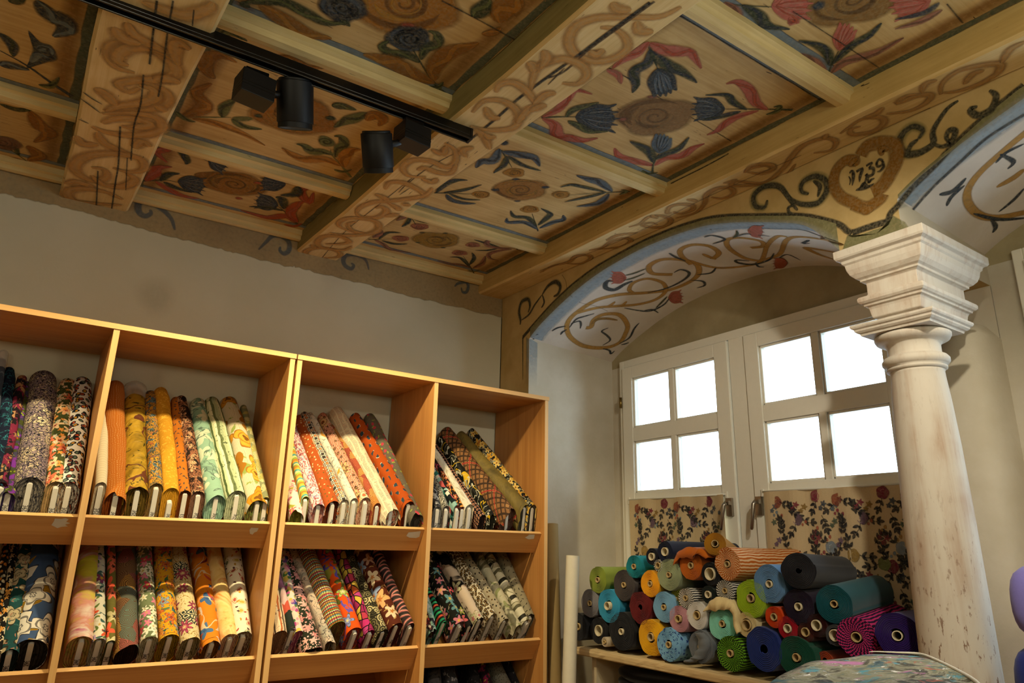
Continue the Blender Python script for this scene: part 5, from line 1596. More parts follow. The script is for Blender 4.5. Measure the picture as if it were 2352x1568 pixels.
# --- upper row of the second unit, right bay
z = zf(980, 940, 5.407)
B(z(140, 1195), z(92, 940), 22, 'black and grey blotched bolt next to the middle divider', '#3c3a3a', [('blot', 22, .55, '#b0aca2'), ('blot', 40, .58, '#16161a')], ['#16161a', '#8d8a84', '#1c1c20'], tip=False, text='29€')
B(z(245, 1190), z(148, 960), 20, 'speckled salt and pepper bolt with a grey core', '#8a8474', [('blot', 130, .52, '#26261f'), ('blot', 90, .6, '#c9c2ac')], ['#2a2420', '#8a7c70'], tip=False, text='29€')
B(z(375, 1185), z(200, 905), 16, 'narrow teal, white and coral triangle print bolt', '#17342f', [('tri', 34, ['#d5d0bc', '#2c6c62', '#10201e', '#b0504c', '#8cb0a4', '#14181a'])], ['#17130f', '#8c3a34', '#b08a3c'], tip=False)
B(z(445, 1200), z(180, 720), 15, 'narrow orange and rose print bolt squeezed beside the fur print', '#241a14', [('flw', 20, .5, ['#b0603c', '#c98a3c', '#a8405c'], 5, '#e0c890', None)], ['#2c1c14', '#8c3c28'], tip=False, text='29€')
B(z(532, 1170), z(300, 810), 26, 'white and brown tie dye fur print bolt', '#c9bfa4', [('wash', 12, 1.0, ['#54483a', '#b5a98c', '#d8cfb8', '#d5ccb4', '#7c6c54'], (3, 1, 1))], ['#2e2820', '#c9bc9a', '#4a4030'], .6, .8, tip=False, text='24€')
B(z(690, 1290), z(398, 860), 23, 'black bolt with rows of coral lozenges', '#15110f', [('str', 1, 40, .5, '#15110f'), ('dot', 44, .36, ['#c08a68', '#b27a5c'], .1), ('dot', 44, .16, '#15110f', .1)], ['#14100e', '#3c2a24'], tip=False, core=-1, ov=.012)
B(z(812, 1285), z(478, 770), 19, 'black bolt with yellow and white brush lines', '#16160f', [('vein', 8, .02, '#c9a21c', .8), ('vein', 13, .02, '#bdb8a0', .8)], ['#12120f', '#3c3a2c'], .6, .5, tip=False, core=-1, ov=.012)
B(z(1010, 1190), z(228, 195), 50, 'tan bolt with black and red tartan check', '#a07444', [('grid', 13, .26, '#7d5634', .72), ('grid', 13, .06, '#1c1814', .72), ('grid', 39, .16, '#3a2a1c', .72), ('grid', 6.5, .02, '#9c2c28', .72)], ['#33221c', '#5c4030', '#2a1c18'], ov=.03, text='25€')
B(z(1222, 1165), z(425, 245), 37, 'plain olive brown bolt with a glossy patch', '#5f522c', [('wash', 7, .8, ['#3c3620', '#5f522c', '#7c6a34', '#4c4428'])], ['#26241c', '#4c4838', '#2e2c24'], .6, .7, text='25€', ov=.01)
B(z(1405, 1185), z(545, 212), 28, 'black bolt with golden flowers against the open side panel', '#15130e', [('vein', 22, .04, '#8c8a74', 1.5), ('flw', 17, .5, ['#c29a3c', '#b5862c', '#d0b060'], 5, '#7c4a1c', None), ('blot', 40, .66, '#8c4a24')], ['#14120e', '#5c5444', '#1c1a14'], text='25€')
# --- lower row, bay at the left edge
kw = dict(row=2, tip=False)
z = zf(0, 1230, 4.64)
B(z(-60, 1200), z(22, 560), 18, 'black bolt with amber and cream dots cut by the left frame edge', '#17130d', [('dot', 46, .36, ['#c9bfa0', '#b06a20', '#8d8a74', '#7c5024'])], ['#14110c', '#6c5434'], **kw)
B(z(-10, 1210), z(85, 560), 16, 'black bolt with small cream blossoms left of the teal one', '#131210', [('flw', 30, .5, ['#c9bd9c', '#b09878', '#c28a40'], 5, None, None)], ['#12110f', '#6c6450'], **kw)
B(z(115, 1175), z(212, 560), 39, 'dark teal bolt with beige line drawn flowers', '#1c4444', [('flw', 9.5, .52, ['#a89878', '#b3a584'], 5, None, '#2a2a22'), ('blot', 26, .62, '#3c6c68'), ('lf', 26, .06, '#a8745c', .2)], ['#141412', '#2c3c3a'], ov=.012, text='29€', **kw)
B(z(440, 1070), z(492, 400), 76, 'fat blue bolt with big white magnolias and gold leaves', '#3f5478', [('lf', 8, .16, '#a8801c', .5, '#8a6a1c'), ('flw', 6.2, .62, ['#d8d2c4', '#cfc8ba'], 4, None, '#35343c')], ['#14120e', '#34302a', '#1c1914'], ov=.01, text='29€', **kw)
# --- lower row, second bay
z = zf(140, 1240, 4.9)
B(z(250, 1060), z(300, 440), 58, 'yellow and pink ombre bolt, first of its lower bay', '#b5ac24', [('wash', 5, 1.0, ['#b5ac24', '#bdb42c', '#c2b238', '#c98878', '#d8c4b0', '#b8607c'], (1, 1.5, 1))], ['#7c3a2c', '#a8804c', '#8c8440', '#5c2420'], .6, .8, ov=.008, text='24€', **kw)
B(z(440, 1090), z(448, 300), 28, 'white bolt with red, lilac and green garden flowers', '#c9c4ac', [('flw', 17, .5, ['#c9502c', '#a890b0', '#d5d0bc', '#7c3a5c'], 5, '#c9a02c', None), ('lf', 24, .14, ['#5c7038', '#3c5c54'], .34), ('blot', 18, .6, '#34504c', (1, 2, 1))], ['#2a2820', '#c9c0a0'], text='29€', **kw)
B(z(570, 1115), z(570, 300), 20, 'narrow olive bolt with coral poppies', '#67602c', [('flw', 12, .5, ['#d8583a', '#c9bd8c', '#d5684c', '#bdb080'], 5, '#2a2014', None)], ['#2c2818', '#67602c'], text='24€', **kw)
B(z(768, 1135), z(752, 400), 54, 'brown bolt with concentric circles in red, green and ochre', '#6d4a2c', [('cell', 13, ['#7c3c34', '#3c5048', '#94682c', '#6d4a34', '#84705c']), ('rng', 13, 11, ['#94504a', '#586c60', '#a87c38', '#7c5c3c'], '#5a3c28')], ['#17100c', '#2c1c14', '#1c130e'], ov=.02, core=-1, **kw)
B(z(1012, 1075), z(972, 300), 38, 'grey green bolt crowded with small white and pink flowers', '#67704f', [('flw', 24, .58, ['#d5cfb8', '#c9c2a8', '#d8d2bc', '#c9708c', '#b83c4c'], 5, '#b5a050', None), ('blot', 36, .64, '#44502f')], ['#44452c', '#b8b090', '#5c4a30'], text='29€', **kw)
B(z(1240, 1045), z(1172, 300), 45, 'mustard yellow bolt with green leaves and orange peonies', '#c9931c', [('lf', 17, .13, ['#3c5c34', '#2c544c', '#507048'], .36), ('flw', 13, .42, ['#c0662c', '#c98834', '#7c98a0'], 5, '#8c3a20', '#8a4420'), ('dot', 60, .18, ['#4a6c78', '#a8502c'])], ['#2c2810', '#8c701c', '#3c3414'], text='24€', **kw)
B(z(1480, 1065), z(1372, 300), 48, 'cream bolt with ornate dark borders and wine paisley', '#c9b584', [('blot', 6, .53, '#c0a870'), ('vein', 24, .035, '#8a6c2c', 2), ('str', 1, 3.4, .3, '#2c3430'), ('edgem', 42, .22, '#c2b48c', .10), ('flw', 9, .3, ['#8c3450', '#a04458'], 8, '#d0b880', '#5c2434')], ['#2c2818', '#8c8058', '#1c1c14'], text='29€', ov=.01, **kw)
B(z(1712, 1100), z(1612, 400), 44, 'orange bolt with blue flowers and maroon leaves', '#cf7a1c', [('flw', 9, .34, ['#48688c', '#3f5f88', '#cf7a1c'], 4, '#34507c', None), ('lf', 10, .07, ['#6d2420', '#b04430', '#c9b4a0'], .36), ('vein', 7, .012, '#d5b894', .5)], ['#3c2c14', '#7c5018', '#1c1410'], text='29€', ov=.012, **kw)
B(z(1920, 1045), z(1802, 400), 40, 'cream bolt with blurred orange hibiscus', '#d8b06c', [('wash', 8, 1.0, ['#5c4a20', '#d8b46c', '#e0c484', '#c9742c', '#b85424'])], ['#5c3c30', '#c9a074', '#a87464', '#d0b890'], text='24€', **kw)
B(z(2132, 1015), z(1982, 300), 44, 'white bolt with small coloured paisley drops beside the unit side', '#d9d0b8', [('lf', 15, .20, ['#8c4434', '#b5a04c', '#5c6448', '#a8544c'], .30, '#d5c8a0'), ('lf', 22, .10, ['#a84c3c', '#4c2c2c', '#b58a34'], .2)], ['#3c3424', '#a89c7c', '#5c3c34', '#4c5434'], text='29€', **kw)
# --- lower row of the second unit, left bay
z = zf(620, 1240, 5.408)
B(z(150, 1110), z(110, 800), 34, 'beige bolt with orange figure stripes against the unit side', '#c9b08c', [('mstr', 0, 20, ['#c9b08c', '#d5c09c', '#a85c30', '#c9b08c', '#4c3c30', '#d0b894']), ('blot', 40, .62, '#6c4c3c')], ['#3c2a1c', '#8c6444', '#5c4430'], core=-1, **kw)
B(z(290, 1090), z(155, 590), 19, 'narrow pink, grey and orange abstract bolt', '#b8988c', [('cell', 11, ['#c9a8a0', '#5c6458', '#b8503c', '#262c24', '#cfc0a8', '#94607c'])], ['#2c2420', '#c9a08c'], text='29€', **kw)
B(z(370, 1115), z(218, 450), 24, 'pale pink bolt with large coloured dots', '#cfbfae', [('dot', 26, .42, ['#a8487c', '#2c3c7c', '#507c40', '#c9b04c', '#cf8c94', '#74508c', '#cfbfae']), ('dot', 33, .28, ['#c98c94', '#4c6c44', '#c9a858'])], ['#2c241c', '#a8506c', '#c9b8a0'], core=-1, **kw)
B(z(528, 1200), z(298, 440), 52, 'black green bolt with pink cherry blossom, its cloth hanging over the front', '#262a1c', [('blot', 8, .56, '#3c442c'), ('flw', 22, .48, ['#c98c84', '#cfa094', '#b87470'], 5, None, None), ('dot', 60, .25, ['#c9948c', '#d0a8a0'])], ['#17140f', '#5c2c34', '#241c14'], ov=.055, core=-1, **kw)
B(z(735, 1165), z(442, 450), 25, 'pale grey and rose bolt with faint sketches', '#b5a48c', [('wash', 6, 1.0, ['#6c6c60', '#a09c8c', '#c9b098', '#cfb8a4']), ('vein', 18, .018, '#5c5450', 1.5)], ['#5c4c3c', '#8c745c', '#6c5a44'], ov=.035, core=-1, **kw)
B(z(862, 1000), z(582, 320), 45, 'chunky multicolour striped knit bolt in the lower bay', '#c9b884', [('mstr', 1, 13, ['#2c6c64', '#c9bd94', '#a82c4c', '#b8a83c', '#cfc49c', '#4c8c80', '#b84c20', '#c9b858', '#7c2c3c', '#d0c8a4', '#788c3c', '#b05020']), ('str', 0, 90, .22, '#2c2418'), ('str', 1, 104, .22, '#4c3c20')], ['#2c2416', '#6c5c24', '#5c2c20', '#44501c'], core=-1, **kw)
B(z(1070, 1075), z(802, 330), 40, 'vivid orange bolt with purple and lime ornaments', '#cf4c10', [('blot', 5, .58, '#8c8a34'), ('vein', 9, .02, '#5c4ca0', .8), ('flw', 9, .35, ['#7c84b8', '#a8b45c', '#5c5c20'], 5, '#c9c090', '#4c4c1c')], ['#4c1c14', '#a83c1c', '#3c2c3c', '#8c241c'], text='', **kw)
B(z(1255, 1105), z(962, 330), 26, 'magenta bolt with black outlined pebbles', '#a8284c', [('cell', 24, ['#b02c68', '#a83448', '#b8582c', '#8c244c', '#bfa03c', '#a83c74']), ('edge', 24, .07, '#17100f')], ['#2c1418', '#8c2440'], text='KF', **kw)
B(z(1420, 1100), z(1095, 350), 30, 'dark bolt with gold chain rings and orange leaves', '#211d14', [('blot', 8, .57, '#a8481c'), ('edgem', 34, .2, '#b8aa80', .08), ('rng', 26, 3, ['#6c6444', '#b5a878', '#3c3824'], '#1c1912')], ['#17150f', '#3c3828', '#241c14'], text='29€', **kw)
B(z(1590, 1020), z(1285, 350), 40, 'chestnut brown bolt with cream and blue hibiscus', '#542414', [('flw', 9, .46, ['#cfa068', '#d0bc98', '#c9a088', '#8c9cb8'], 5, '#b06c34', None), ('lf', 20, .07, '#a8844c', .26)], ['#26120e', '#4c241c', '#180c0a'], text='29€', **kw)
B(z(1755, 1020), z(1445, 330), 25, 'charcoal bolt with pink zigzag bands', '#2c2422', [('zz', 9, .42, 9, ['#2c2422', '#3c3230', '#b0605c', '#c98c80', '#4c4038', '#332a28'])], ['#241a1a', '#6c4444'], text='KF', **kw)
B(z(1905, 1045), z(1568, 330), 34, 'burgundy bolt with tiny yellow and white flowers by the middle divider', '#441418', [('flw', 42, .42, ['#c9b058', '#d0c4a0', '#b83c24', '#8c8a3c'], 5, '#7c2c1c', None)], ['#1f0c0e', '#4c1c1c'], text='29€', ov=.02, **kw)
# --- lower row of the second unit, right bay
z = zf(960, 1240, 4.78)
B(z(165, 930), z(108, 600), 22, 'mint, white and black scarf bolt knotted against the middle divider', '#7c9c8c', [('blot', 9, .5, '#15181a'), ('blot', 14, .56, '#b8c4c0'), ('blot', 20, .62, '#2c8c8c')], ['#15181a', '#8ca898'], .5, .8, core=-1, ov=.025, **kw)
B(z(292, 885), z(150, 590), 15, 'narrow black bolt with orange and emerald bars', '#121410', [('mstr', 1, 14, ['#121410', '#1c7c54', '#121410', '#b8482c', '#121410', '#2c9c64'])], ['#121410', '#2c5c44'], text='29€', **kw)
B(z(470, 885), z(232, 410), 36, 'black bolt with pink blossoms and fern sprigs', '#16160f', [('lf', 26, .05, ['#b8b090', '#8c8a3c', '#3c6464'], .3), ('flw', 14, .44, ['#c98c80', '#d0b8a0', '#c0707c', '#5c8484'], 5, '#cfa83c', None)], ['#15130f', '#7c605c', '#2c2a1c'], text='24€', **kw)
B(z(575, 910), z(335, 480), 17, 'narrow black bolt with rose red lilies', '#171410', [('flw', 13, .42, ['#b84450', '#c05c5c', '#8c8a44'], 5, '#d0a0a0', None)], ['#15120f', '#5c2c2c'], ov=.01, **kw)
B(z(690, 845), z(425, 370), 28, 'cream bolt with big blurred roses on black', '#c9b49c', [('blot', 6, .54, '#17140f'), ('flw', 9, .42, ['#cfc4a4', '#c9a090', '#b8b48c'], 5, '#b06464', '#8c7c5c')], ['#17140f', '#5c5040'], text='29€', **kw)
B(z(832, 805), z(545, 330), 31, 'cream and black cheetah print bolt', '#cfc2a4', [('dot', 58, .47, ['#17140f', '#1c1812']), ('dot', 58, .24, ['#8c6c3c', '#a8844c', '#7c6034'])], ['#15130f', '#a89c80', '#1c1914'], text='25€', **kw)
B(z(965, 855), z(685, 370), 26, 'greige bolt with small black and brown spots', '#a89c80', [('lf', 34, .16, ['#1c1912', '#5c401c', '#1c1912'], .22)], ['#4c4838', '#8c8468'], text='25€', **kw)
B(z(1095, 890), z(810, 380), 24, 'off white twisted scarf bolt with green flowers', '#bdb698', [('blot', 10, .58, '#8c9060'), ('blot', 6, .56, '#6c6850')], ['#3c3828', '#a8a080'], .5, .9, ov=.022, core=-1, **kw)
B(z(1205, 860), z(905, 330), 26, 'white bolt with broad dark palm leaves', '#cfc8ac', [('mstr', 1, 7, ['#cfc8ac', '#cfc8ac', '#5c5840', '#bdb698', '#d0c9b0', '#2c2a20']), ('vein', 8, .03, '#7c7858')], ['#3c3828', '#a8a080', '#2c2a20'], .5, .9, text='29€', **kw)
B(z(1345, 800), z(1035, 330), 29, 'grey beige bolt with black dash marks at the open side panel', '#8d846a', [('lf', 32, .085, '#15130f', .30)], ['#2c2a22', '#5c584a'], text='25€', **kw)
# --- bottom row, only the dim tops show
kw = dict(row=3, tip=False, hh=.15, ov=.002)
B((1010, 1660), (1003, 1553), 36, 'dim grey jersey bolt at the left of the bottom right bay', '#4c4848', [('blot', 40, .58, '#2c2a2c')], ['#1c1a1c', '#3c3a3c'], **kw)
B((1066, 1660), (1040, 1545), 34, 'dim charcoal bolt with a pale print in the bottom bay', '#3c3a3c', [('blot', 36, .6, '#8c8888')], ['#1c1a1c', '#3c3a3c'], **kw)
B((1120, 1655), (1092, 1545), 28, 'dim black bolt in the bottom row right of the charcoal print', '#1c1a1c', [('blot', 30, .62, '#4c484a')], ['#141214', '#2c2a2c'], **kw)
B((1160, 1650), (1122, 1552), 24, 'bottom row bolt with yellow and magenta flames', '#24181c', [('blot', 14, .55, '#7c1c3c'), ('blot', 18, .6, '#a8a01c')], ['#1c1414', '#5c2c2c'], **kw)
B((1205, 1650), (1158, 1552), 40, 'bottom row grey tweed bolt right of the flame print', '#6c685c', [('lf', 60, .12, '#34322c', .26)], ['#2c2a26', '#5c584e'], **kw)
B((1238, 1640), (1185, 1555), 20, 'black bolt at the right end of the bottom row', '#17161a', [('blot', 40, .64, '#6c6860')], ['#141214', '#3c3a3c'], **kw)
B((955, 1650), (938, 1560), 40, 'dark bolt barely showing low in the left bay of the right unit', '#2c2024', [('blot', 30, .6, '#5c3c34')], ['#1c1416', '#3c2c2c'], **kw)
# ---------------------------------------------------------------- jersey and fleece rolls stacked in the niche
def FE(name, c): return felt(name, c)
def SF(name, base, layers): return fabric(name, base, layers, .9, 0)
def FR(c): return FE('fleece '+c, c)
z2, z3 = zf(1240, 1180, 4.041), zf(1700, 1180, 3.607)
R_ = roll
R_(z2(352, 1045), 30, 1, FR('#26272a'), 'black roll half hidden behind the pale card tube', corepx=8)
R_(z2(462, 828), 31, 1, FR('#77757a'), 'mid grey roll above the black one at the left end', corepx=6)
R_(z2(535, 612), 30, 1, FR('#7c8a34'), 'olive green roll topmost at the left end of the heap', corepx=6, wob=1.4)
R_(z2(545, 1082), 29, 1, FR('#1c1b1e'), 'black roll with a wide card tube on the board', corepx=12, core_mat=M_CORE2)
R_(z2(600, 1187), 11, 1, FR('#b8a890'), 'tiny beige roll lying at the front left of the board', corepx=4, turns=3, L=.3, dx=-.012)
R_(z2(640, 852), 38, 1, FR('#2f8cb4'), 'turquoise blue roll whose card tube pokes out', corepx=9, core_mat=M_CORE2, proud=.014)
R_(z2(778, 658), 35, 1, FR('#423c3c'), 'dark taupe roll right of the olive one', corepx=6)
R_(z2(755, 1092), 42, 1, FR('#17171c'), 'large black roll on the board left of the mustard one', corepx=7, core_mat=M_CORE2, wob=1.3)
R_(z2(872, 487), 26, 1, SF('teal ribbed knit', '#1c7480', [('str', 1, 240, .4, '#16606c'), ('str', 0, 200, .35, '#237f8a')]), 'ribbed teal roll at the upper left of the heap', corepx=6)
R_(z2(1037, 396), 19, 1, FR('#12141e'), 'small navy roll left of the larger navy roll', corepx=8.5, core_mat=M_CORE2, turns=4)
R_(z2(1160, 350), 24, 1, FR('#141a30'), 'larger navy roll near the top of the heap', corepx=9.5, core_mat=M_CORE2, turns=5)
ZIG = [('mstr', 0, 92, ['#17171a', '#c9c4ba'])]
R_(z2(1097, 478), 14, 1, SF('fine monochrome stripes', '#c9c4ba', ZIG), 'small black and white striped roll wedged under the navy rolls', corepx=7, turns=3)
R_(z2(1022, 648), 30, 1, FR('#dd9a16'), 'bright yellow roll in the upper half of the heap', corepx=6)
R_(z2(1195, 565), 36, 1, FR('#8a9474'), 'sage green roll left of the rust brown one', corepx=6, wob=1.3)
R_(z2(930, 868), 36, 0, FR('#5c1418'), 'burgundy roll without a tube', corepx=4, wob=1.5)
R_(z2(1028, 1142), 40, 1, FR('#d29c10'), 'mustard yellow roll lying on the board', corepx=9)
R_(z2(1148, 866), 34, 1, FR('#6f9cc0'), 'light blue roll left of the dusty pink one', corepx=6)
R_(z2(1265, 790), 22, 1, SF('lime and black stripes', '#a8a82c', [('mstr', 0, 90, ['#17170f', '#a8ac30'])]), 'lime and black striped roll behind the monochrome striped one', corepx=5, dx=.03)
R_(z2(1352, 780), 23, 1, SF('monochrome stripes', '#c9c4ba', ZIG), 'black and white striped roll above the white one', corepx=6)
R_(z2(1400, 478), 34, 1, FR('#b05c18'), 'rust brown roll with its loose end folded over the top', corepx=7, wob=1.4)
rust = COL.objects[-1]
R_(z2(1560, 747), 20, 1, FR('#101a18'), 'small black green roll right of the striped one', corepx=8, core_mat=M_CORE2, turns=4)
R_(z2(1578, 556), 26, 1, FR('#111114'), 'black roll with a very wide card tube', corepx=14, core_mat=M_CORE2, turns=4)
R_(z2(1625, 275), 26, 1, FR('#a8741c'), 'ochre roll topmost on the heap', corepx=8, wob=.7, far=(1708, 1296), L=.30)
R_(z2(1738, 466), 37, 1, SF('orange striped jersey', '#b8641c', [('mstr', 0, 70, ['#cfa87c', '#a85414'])]), 'orange and cream striped roll near the top of the heap', corepx=7)
R_(z2(1717, 712), 25, 1, SF('monochrome stripes two', '#c9c4ba', ZIG), 'black and white striped roll left of the lime one', corepx=6)
lime = R_(z2(1955, 782), 42, 1, FR('#92b01c'), 'lime green roll with crumpled edges', corepx=9, wob=1.9)
R_(z2(2128, 650), 43, 1, FR('#5c84b0'), 'steel blue roll left of the charcoal one', corepx=8, core_mat=M_CORE2)
R_(z2(1288, 972), 30, 1, FR('#b0808c'), 'dusty pink roll left of the white one', corepx=8, proud=.008)
R_(z2(1457, 940), 31, 1, FR('#c9c6c4'), 'white roll in the middle of the heap', corepx=9)
mint = R_(z2(1690, 1018), 39, 1, FR('#7cc4b4'), 'mint roll partly covered by a cream cloth end', corepx=7, wob=1.7)
M_CREAM = FR('#d0bc8c')
cream = R_(z2(1918, 1030), 28, 1, M_CREAM, 'cream roll whose loose end drapes over the mint one', corepx=12)
R_(z2(2172, 955), 24, 1, FR('#c9420c'), 'orange red roll between the cream and crimson ones', corepx=8)
M_STAR = SF('light blue star print', '#6f9cc0', [('flw', 34, .26, '#1c3474', 5, None, None)])
R_(z2(1193, 1213), 37, 1, M_STAR, 'light blue roll with navy stars lying on the board', corepx=7, dx=-.012)
M_GREYJ = FR('#5f646c')
grey = R_(z2(1492, 1232), 36, 1, M_GREYJ, 'grey roll on the board with a trailing loose end', corepx=7, dx=-.008)
R_(z2(1765, 1293), 39, 1, SF('green striped jersey', '#5c8c1c', [('mstr', 0, 78, ['#17200c', '#5f9420'])]), 'green and black striped roll lying on the board', corepx=8, dx=-.012)
R_(z2(2078, 1258), 49, 0, FR('#1c2c6c'), 'royal blue roll without a tube lying on the board', corepx=7, wob=1.6, dx=-.012)
R_(z3(480, 468), 41, 0, FR('#1e1d22'), 'charcoal roll topmost beside the teal roll', far=z3(790, 480), corepx=4, wob=.8, dx=-.01)
R_(z3(482, 768), 40, 1, FR('#1e1428'), 'blackish purple roll beneath the charcoal one', corepx=9, core_mat=M_CORE2)
R_(z3(778, 745), 43, 1, FR('#0f4a54'), 'large deep teal roll beside the floral half curtain', far=z3(1090, 660), corepx=8, wob=.8)
R_(z3(392, 948), 26, 1, FR('#a01424'), 'crimson roll above the dark green one', corepx=9.5, core_mat=M_CORE2)
R_(z3(542, 978), 21, 1, FR('#4c2014'), 'small brown roll right of the crimson one', corepx=10)
R_(z3(632, 922), 26, 1, FR('#34100f'), 'dark maroon roll under the teal one', corepx=12, core_mat=M_CORE2)
R_(z3(785, 1005), 24, 1, FR('#3f4044'), 'small dark grey roll left of the pink striped one', corepx=13, core_mat=M_CORE2, turns=3)
R_(z3(465, 1188), 48, 1, FR('#0f4434'), 'dark green roll lying on the board right of the royal blue one', corepx=9, dx=-.012)
R_(z3(700, 1215), 20, 0, FR('#8c3418'), 'rust roll showing low between the dark green and grey rolls', corepx=3, turns=4, dx=.02)
R_(z3(962, 1020), 45, 1, SF('pink striped jersey', '#a8245c', [('mstr', 0, 64, ['#241430', '#b8306c'])]), 'magenta and navy striped roll near the column', far=z3(1240, 905), corepx=11)
R_(z3(1302, 1008), 50, 1, FR('#2a1458'), 'deep purple roll touching the stone column', far=z3(1470, 960), corepx=11, core_mat=M_CORE2)
# loose cloth ends
flap(cream, [(1622, 1401), (1632, 1386), (1648, 1373), (1668, 1372), (1687, 1383), (1697, 1402), (1699, 1430), (1704, 1452)], 2.445, 2.60, M_CREAM, label='cream loose end over the mint roll', low=[(1622, 1403), (1636, 1400), (1652, 1402), (1667, 1400), (1680, 1399), (1689, 1408), (1692, 1432), (1699, 1455)])
flap(grey, [(1618, 1451), (1632, 1466), (1634, 1488), (1622, 1508), (1604, 1517), (1590, 1522)], 2.445, 2.58, M_GREYJ, label='trailing grey loose end', low=[(1604, 1452), (1611, 1470), (1609, 1490), (1600, 1504), (1590, 1511), (1578, 1520)])
for o in COL.objects:
    if o.type == 'EMPTY' and o.get('label', '').startswith('rust brown roll'): rust = o
flap(rust, [(1552, 1294), (1558, 1274), (1578, 1259), (1603, 1257), (1622, 1263), (1632, 1280)], 2.445, 2.66, bpy.data.materials['fleece #b05c18'], label='rust loose end folded over', low=[(1553, 1298), (1565, 1284), (1580, 1279), (1596, 1284), (1606, 1271), (1628, 1283)])
# ---------------------------------------------------------------- half curtains with a floral print
M_CURT = painted('beige curtain cloth', lambda g: g.mix(g.noise(g.pos, 260, 3), '#b7a07a', '#c9b490'), .9, .12, 200)
def curtain(y0, y1, label):
    T = thing('half_curtain', (2.925, (y0+y1)/2, -.42), label, 'curtain', 'floral half curtains in the window')
    m = MB(); zt, zb = .281, -.42
    fx = lambda y, z: 2.922 + .006*math.sin(y*21)+.004*math.sin(y*47+z*3)+.006*(zt-z)*math.sin(y*9)
    ny, nz = 40, 14; g_ = [[m.vert((fx(y0+(y1-y0)*i/ny, zt+(zb-zt)*j/nz), y0+(y1-y0)*i/ny, zt+(zb-zt)*j/nz)) for j in range(nz+1)] for i in range(ny+1)]
    for i in range(ny):
        for j in range(nz): m.face((g_[i][j], g_[i+1][j], g_[i+1][j+1], g_[i][j+1]))
    P = Paint(m, lambda y, z: V((fx(y, z), y, z)), lambda p: V((-1, 0, 0)))
    ink = '#1c1c24'
    def sprig(y, z, a, n, s, col=ink):     # stem with paired leaves
        pts = [(y+math.cos(a)*s*i/3+math.sin(a)*.006*math.sin(i*1.4), z+math.sin(a)*s*i/3+.006*math.cos(i*1.7)) for i in range(4)]
        P.stroke(pts, .0028, ink, 'c', .9, .2, 3)
        for i in range(n):
            t = (i+.6)/n; by, bz = y+math.cos(a)*s*t, z+math.sin(a)*s*t
            for sg in (-1, 1):
                b = a+sg*.8; L = .025
                P.stroke([(by, bz), (by+math.cos(b)*L*.5, bz+math.sin(b)*L*.5), (by+math.cos(b)*L, bz+math.sin(b)*L)], .0135, col, 'f', 1, .15, 4)
        P.stroke([(y+math.cos(a)*s, z+math.sin(a)*s), (y+math.cos(a)*(s+.012), z+math.sin(a)*(s+.012)), (y+math.cos(a)*(s+.022), z+math.sin(a)*(s+.022))], .0135, col, 'f', 1, .15, 4)
    def rose(y, z, r, c, hi):
        P3 = [V((fx(y, z), y+r*(1+.13*abs(math.sin(2.5*t)))*math.cos(t), z+r*(1+.13*abs(math.sin(2.5*t)))*math.sin(t))) for t in [2*PI*i/24 for i in range(24)]]
        P.fill3(P3, c, 1, .002)
        for k in range(6):
            t0 = k*1.07; rr = r*(.35+.1*(k % 3)+.25*(k > 2))
            P.stroke([(y+rr*math.cos(t0+u), z+rr*math.sin(t0+u)) for u in (-.5, -.15, .2, .55)], .003, hi, 'l', .9, .3, 3)
    def star(y, z, c, r=.013):
        for k in range(5):
            a = 2*PI*k/5+z*9
            P.stroke([(y, z), (y+math.cos(a)*r*.6, z+math.sin(a)*r*.6), (y+math.cos(a)*r*1.2, z+math.sin(a)*r*1.2)], .009, c, 'f', 1, .15, 3)
    W_, H_ = .30, .29
    rnd = random.Random(int(y0*100))
    rows = -3
    for a in range(-1, int((y1-y0)/W_)+2):
        for b in range(-1, 3):
            oy, oz = y1-W_*a-.05, zt-.02-H_*b-(a % 2)*.0
            I = lambda y, z: y0+.022 < y < y1-.022 and zb+.03 < z < zt-.022
            for (u, v, c, hi) in ((.02, .03, '#8c4a34', '#c99a74'), (.22, .01, '#6d2034', '#b56c70'), (.12, .11, '#5a4258', '#a08898'), (.27, .23, '#74808c', '#a8b0b4'), (.07, .26, '#96773c', '#c4a868'), (.19, .29, '#6a7040', '#a0a070')):
                y, z = oy-u, oz-v
                if I(y, z):
                    for k in range(3):
                        aa = u*40+k*2.2+.4; L = .055
                        ey, ez = y+math.cos(aa)*(L+.05), z+math.sin(aa)*(L+.05)
                        if I(ey, ez): sprig(y+math.cos(aa)*.018, z+math.sin(aa)*.018, aa, 2, L)
                    rose(y, z, .025, c, hi)
            for (u, v, c) in ((.31, .05, '#55606c'), (.155, .055, '#8c6c34'), (.20, .17, '#6d2034'), (.215, .19, '#7c2c3c'), (.02, .20, '#66506c'), (.30, .12, '#4c5c4c'), (.12, .335, '#7c2c3c'), (.255, .335, '#3c4450'), (.035, .32, '#7c3c34')):
                y, z = oy-u, oz-v
                if I(y, z): star(y, z, c); 
                if I(y+.03, z-.03): star(y+.016, z-.018, c, .010)
            for (u, v, aa) in ((.05, .16, 1.2), (.24, .10, -1.9), (.16, .22, 2.2), (.31, .30, .6), (.09, .06, -2.4), (.33, .18, 1.7)):
                y, z = oy-u, oz-v; ey, ez = y+math.cos(aa)*.09, z+math.sin(aa)*.09
                if I(y, z) and I(ey, ez):
                    sprig(y, z, aa, 3, .06); c = rnd.choice(('#a0503c', '#7c2438', '#6c7c88', '#94703c'))
                    P.disc((ey, ez), .007, .0085, c, 1, soft=.002); P.disc((ey+.014, ez-.012), .006, .007, c, 1, soft=.002)
    o = m.build('cloth', M_CURT, T)
